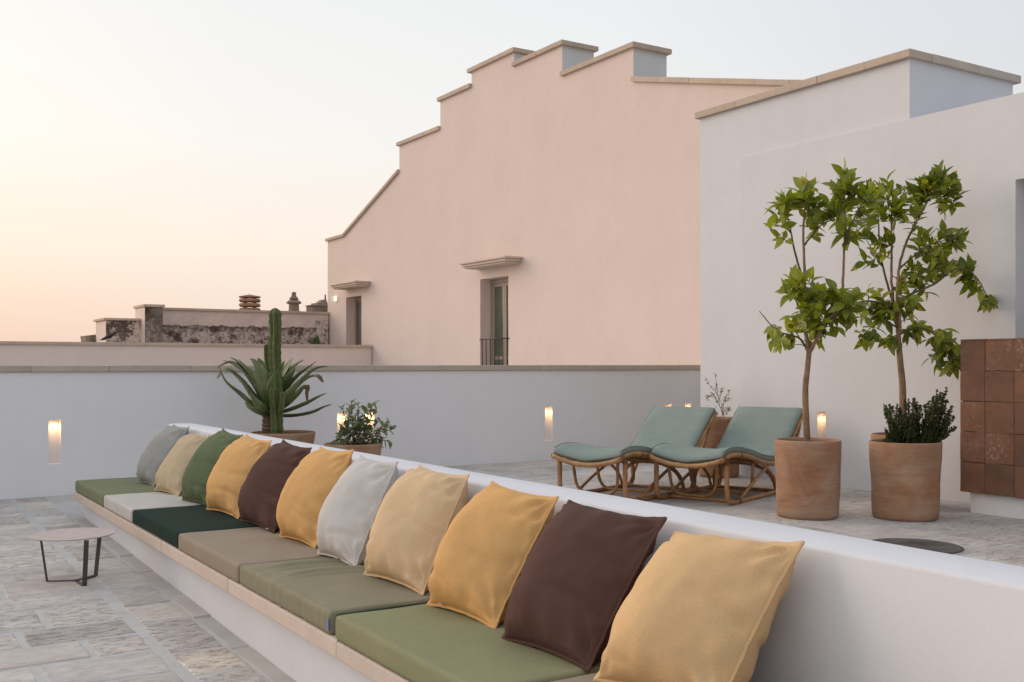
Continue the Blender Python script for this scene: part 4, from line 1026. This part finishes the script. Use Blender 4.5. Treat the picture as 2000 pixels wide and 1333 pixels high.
def grow_tree(label, base, F0, trunk, limbs, clusters, seed, trunk_r=.022):
    rr = random.Random(seed); t = thing('citrus_tree', (base[0], base[1], .49), label, 'tree', 'potted citrus trees')
    def Q(px, py, d=0.): return atF(px, py, F0+d)
    tp = smooth_path([Vector((base[0], base[1], .46))]+[Q(*p) for p in trunk], 4)
    tr_ = [trunk_r*(1.12-.32*i/len(tp)+.03*math.sin(i*2.1)) for i in range(len(tp))]
    MB().tube(tp, tr_, 12).build('trunk', M['bark'], t, smooth=True)
    nodes = []
    for li, (r0, pts) in enumerate(limbs):
        P_ = smooth_path([Q(*p) for p in pts], 5); k = len(P_)
        P_ = [p+Vector((rr.uniform(-1, 1), rr.uniform(-1, 1), 0))*.003 for p in P_]
        MB().tube(P_, [r0*(1-.72*i/k) for i in range(k)], 7).build('branch', M['bark'] if r0 > .011 else M['twig'], t, smooth=True)
        nodes += [(p, li) for p in P_[1:]]
    count = 0; todo = []
    def place_leaf(*a): todo.append(a)
    tot = sum(c[4] for c in clusters); cap_ = 298.
    for (px, py, rx, ry, cnt, up_) in clusters:
        cnt = max(3, int(cnt*DENS)); rx *= 1.22; ry *= 1.22; cen = Q(px, py); mx = rx/FP*F0; mz = ry/FP*F0
        depth = max(.06, min(.17, (mx+mz)*.6)); left = cnt
        while left > 0:
            k = min(left, rr.choice((3, 4, 5, 6))); left -= k
            an = rr.uniform(0, 6.28); ra = math.sqrt(rr.random())
            off = Vector((CS, -SN, 0))*(mx*ra*math.cos(an))+Vector((0, 0, 1))*(mz*ra*math.sin(an))+Vector((SN, CS, 0))*rr.uniform(-depth, depth)
            tip = cen+off
            nb_ = min(nodes, key=lambda n_: (n_[0]-tip).length+.35*max(0, n_[0].z-tip.z)); a = nb_[0]; d = tip-a
            if d.length < .05: tip = a+Vector((rr.uniform(-1, 1), rr.uniform(-1, 1), up_+.5)).normalized()*.09; d = tip-a
            mid = a.lerp(tip, .5)+Vector((0, 0, .10*d.length if up_ < 0 else -.12*d.length))
            P_ = smooth_path([a, mid, tip], 5); MB().tube(P_, [.0042-.0024*i/len(P_) for i in range(len(P_))], 5).build('twig', M['twig'], t, smooth=True)
            ga = rr.uniform(0, 6.28); tdir = (P_[-1]-P_[-3]).normalized(); Ls = min(.16, max(.09, d.length*.7))
            for i in range(k):
                f_ = 1-(i/max(1, k))*min(1, Ls/d.length*1.0); idx_ = max(0, min(len(P_)-2, int(f_*(len(P_)-1)))); fr = f_*(len(P_)-1)-idx_
                p = P_[idx_].lerp(P_[idx_+1], min(1, fr)); ga += 2.4
                s1 = tdir.cross(Vector((0, 0, 1))); s1 = s1.normalized() if s1.length > .05 else Vector((1, 0, 0)); s2 = tdir.cross(s1)
                rad_ = s1*math.cos(ga)+s2*math.sin(ga)
                d_ = rad_*rr.uniform(.7, 1.)+tdir*(.95 if i == 0 else rr.uniform(.3, .8))+Vector((0, 0, up_*rr.uniform(.3, .9)))
                s = 1.12*rr.choice((.7, .85, 1, 1, 1.1))*rr.uniform(.085, .112)*(1. if i else .85)
                place_leaf(rr.choice(LM), t, p, d_, Vector((rr.uniform(-.9, .5), rr.uniform(-.9, .5), .8)), s, rr.uniform(-.6, .6)); count += 1
    # the 298 nearest leaves are objects, the rest behind them one foliage mesh
    vd = Vector((SN, CS, 0)); todo.sort(key=lambda a: a[2].dot(vd)); rest = MB()
    for i, a in enumerate(todo):
        if i < 298: put_leaf(*a)
        else:
            me, par, p, d, up, s_, roll = a; m = orient(d, up, roll); rest.add([p+m @ (v.co*s_) for v in me.vertices], [tuple(f.vertices) for f in me.polygons])
    if rest.v: tag(rest.build('foliage', M['leaf'], t, smooth=True), kind='stuff')
    return t
DENS = 2.3
F1 = 7.42
grow_tree('slim citrus tree with two leafy tops in the single left pot', P1, F1,
    [(1574, 810), (1573, 760), (1577, 720), (1580, 690)],
    [(.015, [(1580, 692, 0), (1574, 650, .02), (1571, 600, .03), (1572, 540, .02), (1569, 480, 0), (1570, 430, 0), (1574, 390, -.02), (1576, 356, -.02)]),
     (.015, [(1580, 692, 0), (1594, 665, -.03), (1612, 630, -.05), (1638, 605, -.05), (1646, 560, -.04), (1648, 500, -.02), (1650, 430, 0), (1649, 380, 0), (1648, 348, 0)]),
     (.009, [(1571, 560, .02), (1556, 505, .06), (1546, 460, .08), (1540, 430, .08), (1536, 395, .08)]),
     (.008, [(1571, 480, 0), (1590, 455, -.05), (1612, 435, -.08), (1640, 428, -.09)]),
     (.009, [(1579, 690, 0), (1565, 664, .05), (1545, 655, .08), (1520, 648, .1), (1500, 628, .1), (1483, 608, .1)]),
     (.007, [(1546, 455, .08), (1530, 443, .09), (1510, 440, .1), (1495, 442, .1)]),
     (.008, [(1648, 480, -.02), (1662, 440, -.05), (1680, 405, -.06), (1690, 392, -.06)]),
     (.008, [(1600, 650, -.04), (1632, 620, -.08), (1664, 605, -.1)]),
     (.008, [(1575, 640, .02), (1560, 600, .08), (1545, 570, .1)]),
     (.005, [(1648, 495, -.02), (1655, 470, -.03), (1661, 445, -.03)])],
    [(1576, 380, 20, 20, 20, .9), (1572, 412, 34, 26, 30, .8), (1649, 372, 17, 22, 22, .9), (1645, 405, 30, 30, 24, .7), (1686, 398, 24, 16, 18, .6), (1590, 445, 24, 16, 10, .3), (1538, 405, 20, 18, 12, .6),
     (1509, 441, 14, 8, 6, .3), (1518, 465, 10, 6, 3, .1), (1645, 455, 20, 12, 10, .1), (1552, 560, 30, 22, 18, .2), (1592, 585, 44, 26, 34, -.1), (1640, 590, 34, 28, 30, -.1), (1575, 625, 40, 20, 24, -.3),
     (1527, 650, 30, 16, 12, -.6), (1600, 648, 24, 14, 10, -.5), (1533, 675, 12, 8, 4, -.9), (1665, 610, 16, 22, 10, -.2)], 21)
F2 = 7.93
grow_tree('spreading citrus tree with a long drooping branch, in the hidden right pot', P3, F2,
    [(1763, 760), (1759, 715), (1756, 680), (1754, 655)],
    [(.015, [(1755, 660, 0), (1750, 625, .02), (1745, 590, .03), (1741, 540, .03), (1742, 480, .0), (1741, 430, -.02), (1744, 385, -.02)]),
     (.014, [(1755, 660, 0), (1757, 620, -.03), (1752, 580, -.03), (1757, 520, -.03), (1772, 470, -.02), (1795, 425, 0), (1818, 385, .02), (1838, 356, .02), (1846, 340, .02)]),
     (.010, [(1747, 600, .02), (1733, 555, .08), (1722, 510, .1), (1717, 460, .1), (1714, 410, .1), (1712, 380, .1)]),
     (.010, [(1753, 590, -.03), (1785, 572, -.08), (1825, 555, -.1), (1862, 528, -.08), (1890, 528, -.05), (1912, 548, -.05), (1928, 578, -.05)]),
     (.010, [(1755, 655, 0), (1782, 640, -.08), (1812, 645, -.12), (1838, 668, -.12), (1856, 700, -.12), (1862, 725, -.12)]),
     (.009, [(1748, 600, .02), (1722, 592, .0), (1695, 588, -.05), (1674, 590, -.05)]),
     (.008, [(1757, 525, -.03), (1785, 500, -.06), (1815, 480, -.08), (1850, 468, -.08)]),
     (.008, [(1752, 640, 0), (1728, 628, .05), (1705, 638, .08), (1688, 652, .08)]),
     (.006, [(1722, 520, .1), (1705, 490, .1), (1690, 465, .1)]),
     (.007, [(1820, 382, .02), (1840, 385, 0), (1862, 392, 0)])],
    [(1718, 385, 26, 26, 30, .9), (1760, 395, 28, 26, 20, .8), (1715, 425, 30, 18, 16, .4), (1815, 366, 20, 16, 18, .8), (1842, 364, 16, 18, 20, .8), (1830, 395, 28, 14, 12, .5), (1860, 392, 12, 10, 6, .2),
     (1692, 470, 18, 20, 8, .4), (1712, 500, 20, 14, 8, .2), (1732, 470, 14, 14, 5, .2), (1798, 450, 14, 16, 6, .7), (1832, 480, 30, 20, 22, .7), (1862, 470, 18, 12, 8, .4), (1815, 525, 34, 20, 26, .3), (1775, 545, 20, 14, 8, .2),
     (1885, 530, 20, 8, 8, .1), (1902, 552, 18, 14, 10, -.4), (1930, 585, 10, 14, 7, -.9), (1700, 590, 26, 20, 16, 0), (1755, 610, 44, 20, 26, -.3), (1715, 625, 26, 18, 12, -.6), (1692, 652, 16, 14, 8, -.9), (1730, 672, 18, 12, 8, -.8),
     (1795, 640, 28, 16, 16, -.5), (1835, 668, 22, 20, 16, -.7), (1856, 705, 14, 20, 14, -.9), (1828, 700, 16, 12, 7, -.9), (1795, 560, 24, 12, 10, .1)], 33, .024)

# ---- dark low shrub
rr = random.Random(8); sh = thing('shrub', (P2[0], P2[1], .49), 'dark dense small-leaved shrub filling the right terracotta pot', 'shrub')
st = MB(); fo = MB(); FS = 7.37
tips = [(1735, 832), (1731, 808), (1733, 795), (1750, 792), (1748, 812), (1775, 782), (1790, 780), (1800, 795), (1812, 785), (1824, 776), (1838, 768), (1846, 764), (1843, 782), (1852, 798), (1856, 812), (1862, 833), (1848, 822), (1850, 848), (1838, 800), (1828, 812),
        (1762, 800), (1780, 806), (1795, 812), (1770, 820), (1752, 830), (1815, 815), (1840, 838), (1828, 838), (1810, 830), (1790, 828), (1758, 845), (1740, 850), (1727, 856), (1775, 840), (1815, 800), (1768, 830), (1800, 842), (1785, 850), (1822, 852), (1748, 858)]
for (tx, ty) in tips*4:
    tx += rr.uniform(-9, 9); ty += rr.uniform(-5, 9)
    tip = atF(tx, ty, FS+rr.uniform(-.16, .16)); bx = P2[0]+(tip.x-P2[0])*.55+rr.uniform(-.04, .04); by = P2[1]+(tip.y-P2[1])*.55+rr.uniform(-.04, .04)
    P_ = smooth_path([Vector((bx, by, .48)), Vector((bx, by, .48)).lerp(tip, .5)+Vector((rr.uniform(-.02, .02), rr.uniform(-.02, .02), .01)), tip], 5)
    st.tube(P_, .0022, 4)
    m_ = int((tip-P_[0]).length/.0024)
    for k in range(m_):
        f_ = rr.uniform(.15, 1.); i_ = min(len(P_)-2, int(f_*(len(P_)-1))); p = P_[i_].lerp(P_[i_+1], f_*(len(P_)-1)-i_)
        d = Vector((rr.gauss(0, 1), rr.gauss(0, 1), rr.gauss(.4, 1))).normalized(); s = rr.uniform(.012, .022); side = d.cross(Vector((rr.gauss(0, 1), rr.gauss(0, 1), 1))).normalized()*s*.32
        fo.add([p, p+d*s*.5+side, p+d*s, p+d*s*.5-side], [(0, 1, 2, 3)])
st.build('stem', M['twig'], sh, smooth=True); tag(fo.build('foliage', M['shrub_leaf'], sh), kind='stuff')

# ---- dry twiggy plant in the far pot
dp = thing('dry_plant', (P4[0], P4[1], .50), 'sparse dry twiggy plant with tiny leaves behind the left lounger', 'plant'); FD = 10.1
st = MB(); fo = MB(); rr = random.Random(4)
for pts in ([(1412, 812), (1408, 785), (1397, 765), (1388, 755), (1378, 738)], [(1411, 812), (1403, 780), (1400, 755), (1396, 727)], [(1413, 812), (1412, 790), (1418, 775), (1424, 765)], [(1408, 800), (1398, 778), (1385, 775), (1380, 780)], [(1411, 806), (1415, 785), (1422, 782), (1426, 778)], [(1412, 810), (1404, 790), (1392, 768)], [(1405, 785), (1408, 768), (1410, 760)], [(1414, 813), (1422, 803), (1424, 797)]):
    P_ = smooth_path([atF(*p, FD+rr.uniform(-.06, .06)) for p in pts], 6); st.tube(P_, .0022, 4)
    for k in range(24):
        f_ = rr.uniform(.3, 1.); i_ = min(len(P_)-2, int(f_*(len(P_)-1))); p = P_[i_].lerp(P_[i_+1], rr.random())
        d = Vector((rr.gauss(0, 1), rr.gauss(0, 1), rr.gauss(.3, 1))).normalized(); s = rr.uniform(.015, .03); side = d.cross(Vector((.3, .2, 1))).normalized()*s*.33
        q = p+d*.006; fo.add([q, q+d*s*.5+side, q+d*s, q+d*s*.5-side], [(0, 1, 2, 3)])
for k in range(6):
    P_ = [Vector((P4[0]+rr.uniform(-.05, .05), P4[1]+rr.uniform(-.05, .05), .5)), atF(rr.uniform(1400, 1425), rr.uniform(792, 800), FD)]
    st.tube(P_, .0016, 4)
st.build('stem', M['bark'], dp, smooth=True); tag(fo.build('foliage', M['dry_leaf'], dp), kind='stuff')

# ---- grey-green bushy plant
gp = thing('leafy_plant', (P6[0], P6[1], .35), 'bushy grey-green plant with broad leaves in the pot beside the agave', 'plant'); FG = 9.15
SM = [leaf_mesh('leaf', M['sage_leaf'], 1, w_, c_, .3) for w_, c_ in ((.30, .2), (.26, .35), (.34, .1))]
st = MB(); rr = random.Random(14)
spr = [(686, 786, 1), (700, 790, .6), (668, 798, .5), (715, 800, .5), (735, 802, .8), (740, 822, .5), (758, 824, .3), (765, 840, .2), (752, 838, 0), (655, 862, -.3), (662, 848, .2), (700, 812, .4), (722, 822, .2), (688, 812, .3), (676, 828, .2), (700, 835, 0), (720, 842, -.2), (745, 858, -.7), (735, 872, -.9), (760, 862, -.5), (672, 845, 0), (690, 850, 0), (712, 858, -.1), (682, 800, .5), (728, 790, .6), (705, 826, .3), (666, 838, .1)]
for (tx, ty, up_) in spr:
    tip = atF(tx, ty, FG+rr.uniform(-.17, .12)); b = Vector((P6[0]+rr.uniform(-.05, .05), P6[1]+rr.uniform(-.05, .05), .34)); mid = b.lerp(tip, .5)+Vector((0, 0, .05 if up_ < .3 else -.02))
    P_ = smooth_path([b, mid, tip], 6); st.tube(P_, [.0045-.002*i/len(P_) for i in range(len(P_))], 5); ga = rr.uniform(0, 6)
    for k in range(9):
        f_ = 1-k*.065; i_ = max(0, min(len(P_)-2, int(f_*(len(P_)-1)))); p = P_[i_].lerp(P_[i_+1], min(1, f_*(len(P_)-1)-i_)); td = (P_[-1]-P_[-4]).normalized(); ga += 1.6 if k % 2 else math.pi
        s1 = td.cross(Vector((0, 0, 1))).normalized(); s2 = td.cross(s1); d = (s1*math.cos(ga)+s2*math.sin(ga))*.9+td*.6+Vector((0, 0, up_*.4))
        put_leaf(rr.choice(SM), gp, p, d, Vector((rr.uniform(-.3, .3), rr.uniform(-.3, .3), 1)), rr.uniform(.050, .088), rr.uniform(-.4, .4))
st.build('stem', M['twig'], gp, smooth=True)

# ---- agave
FA = 9.42
ag = thing('agave', tuple(atF(527, 838, FA)), 'large agave rosette with long pointed leaves in the wide pot', 'plant')
bc = atF(527, 806, FA)
tr = [atF(524, 846, FA), atF(524, 830, FA), atF(525, 812, FA)]; MB().tube(smooth_path(tr, 6), [.055+.006*math.sin(i*2.4) for i in range(13)], 14).build('trunk', M['agave_trunk'], ag, smooth=False)
def agave_leaf(pts, W, dry=False):
    """channelled tapering leaf along pts (px, py, depth)"""
    P_ = smooth_path([atF(px, py, FA+d) for px, py, d in pts], 5); k = len(P_); mb = MB(); vs = []
    for i, p in enumerate(P_):
        t_ = i/(k-1); tg = (P_[min(i+1, k-1)]-P_[max(i-1, 0)]).normalized()
        outv = (p-bc); outv.z = 0; outv = outv.normalized() if outv.length > .01 else Vector((0, -1, 0))
        side = tg.cross(Vector((0, 0, 1))+outv*-.6); side = side.normalized() if side.length > .05 else Vector((1, 0, 0)); nm = side.cross(tg).normalized()
        if nm.z < 0: nm = -nm
        w_ = W*(.55+.45*math.sin(math.pi*min(1, t_*1.5+.05)) if t_ < .45 else max(.0, (1-(t_-.45)/.55))**.75*1.0)
        w_ = max(.0015, w_); ch = .35*w_; th = .012*(1-t_)+.001
        for s_, h_ in ((-1, ch), (-.84, ch*.72), (0, 0), (.84, ch*.72), (1, ch)): vs.append(p+side*(s_*w_)+nm*h_)
        for s_, h_ in ((.8, ch*.6-th*.6), (0, -th*1.3), (-.8, ch*.6-th*.6)): vs.append(p+side*(s_*w_)+nm*h_)
    n = 8; fs = []; mi = []
    for i in range(k-1):
        for j in range(n):
            fs.append((i*n+j, i*n+(j+1) % n, (i+1)*n+(j+1) % n, (i+1)*n+j)); t_ = i/(k-1); mi.append(2 if (t_ > .93 or dry and t_ > .72) else (1 if j in (0, 3) else 0))
    mb.add(vs, fs); mb.m = mi; mb.build('leaf', [M['agave'], M['agave_edge'], M['dry']], ag, smooth=True)
B0 = (527, 806, 0)
AL = [([(520, 806, 0), (505, 770, -.02), (482, 735, -.03), (455, 708, -.02), (425, 718, 0)], .034, 0),
      ([(518, 808, 0), (490, 790, -.12), (465, 768, -.2), (440, 745, -.22), (426, 712, -.22)], .030, 1),
      ([(518, 806, 0), (492, 772, .05), (468, 742, .06), (443, 722, .05), (424, 740, .02)], .030, 0),
      ([(520, 803, 0), (505, 765, .08), (480, 730, .1), (458, 714, .1), (436, 704, .1)], .034, 0),
      ([(522, 803, 0), (512, 765, -.12), (496, 735, -.14), (480, 718, -.12), (466, 702, -.1)], .040, 0),
      ([(524, 803, 0), (515, 755, .1), (505, 725, .12), (494, 706, .12), (487, 702, .12)], .040, 0),
      ([(526, 803, 0), (520, 755, .18), (512, 725, .2), (507, 708, .2), (503, 700, .2)], .038, 0),
      ([(526, 803, 0), (522, 765, -.14), (518, 740, -.18), (514, 725, -.18), (510, 712, -.16)], .042, 0),
      ([(530, 803, 0), (536, 760, -.16), (545, 738, -.2), (550, 722, -.18), (556, 705, -.16)], .042, 0),
      ([(532, 803, 0), (548, 765, -.1), (565, 740, -.12), (575, 725, -.12), (577, 712, -.1)], .042, 0),
      ([(532, 803, 0), (552, 755, .1), (570, 725, .12), (580, 712, .12), (594, 703, .12)], .040, 0),
      ([(532, 803, 0), (545, 750, .18), (560, 722, .2), (568, 708, .2), (572, 700, .2)], .036, 0),
      ([(534, 804, 0), (560, 775, -.04), (590, 745, -.06), (615, 722, -.05), (640, 716, 0)], .036, 0),
      ([(534, 804, 0), (568, 770, .06), (596, 742, .08), (618, 735, .08), (632, 748, .06)], .034, 1),
      ([(536, 806, 0), (560, 792, -.1), (582, 772, -.14), (598, 756, -.14), (601, 792, -.12)], .034, 1),
      ([(536, 808, 0), (570, 800, -.08), (600, 788, -.12), (622, 776, -.12), (638, 768, -.1)], .028, 0),
      ([(536, 812, 0), (575, 812, -.05), (610, 806, -.08), (632, 796, -.08), (648, 790, -.06)], .028, 0),
      ([(520, 812, 0), (500, 805, -.14), (488, 798, -.18), (482, 790, -.2), (478, 788, -.2)], .036, 0),
      ([(522, 810, 0), (510, 800, -.2), (500, 790, -.24), (492, 778, -.25), (484, 770, -.24)], .038, 0),
      ([(518, 808, 0), (498, 785, -.06), (478, 755, -.08), (462, 735, -.08), (446, 724, -.06)], .032, 1),
      ([(534, 806, 0), (555, 785, -.16), (572, 765, -.2), (582, 750, -.2), (588, 740, -.18)], .038, 0),
      ([(532, 800, 0), (560, 760, .02), (582, 735, .02), (598, 722, .02), (618, 706, .04)], .036, 0),
      ([(524, 800, 0), (498, 755, .0), (478, 722, .0), (462, 706, .0), (448, 698, .0)], .036, 0)]
for pts, W, dry in AL: agave_leaf(pts, W*1.7, dry)
# ---- cactus
cb = atF(542, 846, 9.22); ct = thing('cactus', tuple(cb), 'tall slender green columnar cactus rising in front of the agave', 'cactus')
def cactus_col(path, r_, name, n_ribs=5, seed=0, taper0=1.):
    P_ = smooth_path(path, 14); k = len(P_); rings = []; n = n_ribs*6
    for i, p in enumerate(P_):
        t_ = i/(k-1); rr_ = r_*(taper0+(1-taper0)*min(1, t_*5))*(1-max(0, (t_-.93)/.07)**2.2*.85)
        notch = 1+.10*math.sin(i*1.55+seed); rr_ *= 1+.09*noise.noise(Vector((p.z*7, seed, 0))); p = p+Vector((noise.noise(Vector((p.z*4, 0, seed))), noise.noise(Vector((0, p.z*4, seed))), 0))*.008
        rings.append([Vector((p.x+rr_*(.52+.48*abs(math.cos(n_ribs*a/2))**1.5*notch)*math.cos(a+.35), p.y+rr_*(.52+.48*abs(math.cos(n_ribs*a/2))**1.5*notch)*math.sin(a+.35), p.z)) for a in [2*math.pi*j/n for j in range(n)]])
    o = MB().loft(rings, cap0=True, cap1=True).build(name, M['cactus'], ct, smooth=True)
    sp = MB()
    for rb in range(n_ribs):
        a = 2*math.pi*rb/n_ribs+.35; sp.tube([P_[i]+Vector((math.cos(a), math.sin(a), 0))*(r_*(1.0+.06*math.sin(i*1.55+seed))*(taper0+(1-taper0)*min(1, i/(k-1)*5))*(1-max(0, (i/(k-1)-.93)/.07)**2.2*.85)) for i in range(1, k-2)], .0022, 4)
    sp.build('rib_edge', M['cactus_rib'], o)
cactus_col([cb+Vector((0, 0, -.02))]+[atF(px, py, 9.22) for px, py in ((541, 800), (540, 750), (538, 700), (538, 650), (538.5, 602))], .057, 'column', seed=1)
a0 = atF(530, 690, 9.26)
cactus_col([atF(534, 745, 9.24), atF(526, 722, 9.26), atF(522, 700, 9.27), atF(521.5, 672, 9.27)], .032, 'arm', 4, 2, .7)
cactus_col([atF(548, 808, 9.14), atF(551, 790, 9.12), atF(552, 765, 9.12)], .026, 'arm', 4, 4, .7)
cactus_col([atF(535, 800, 9.14), atF(531, 785, 9.12), atF(530, 760, 9.12)], .024, 'arm', 4, 5, .7)
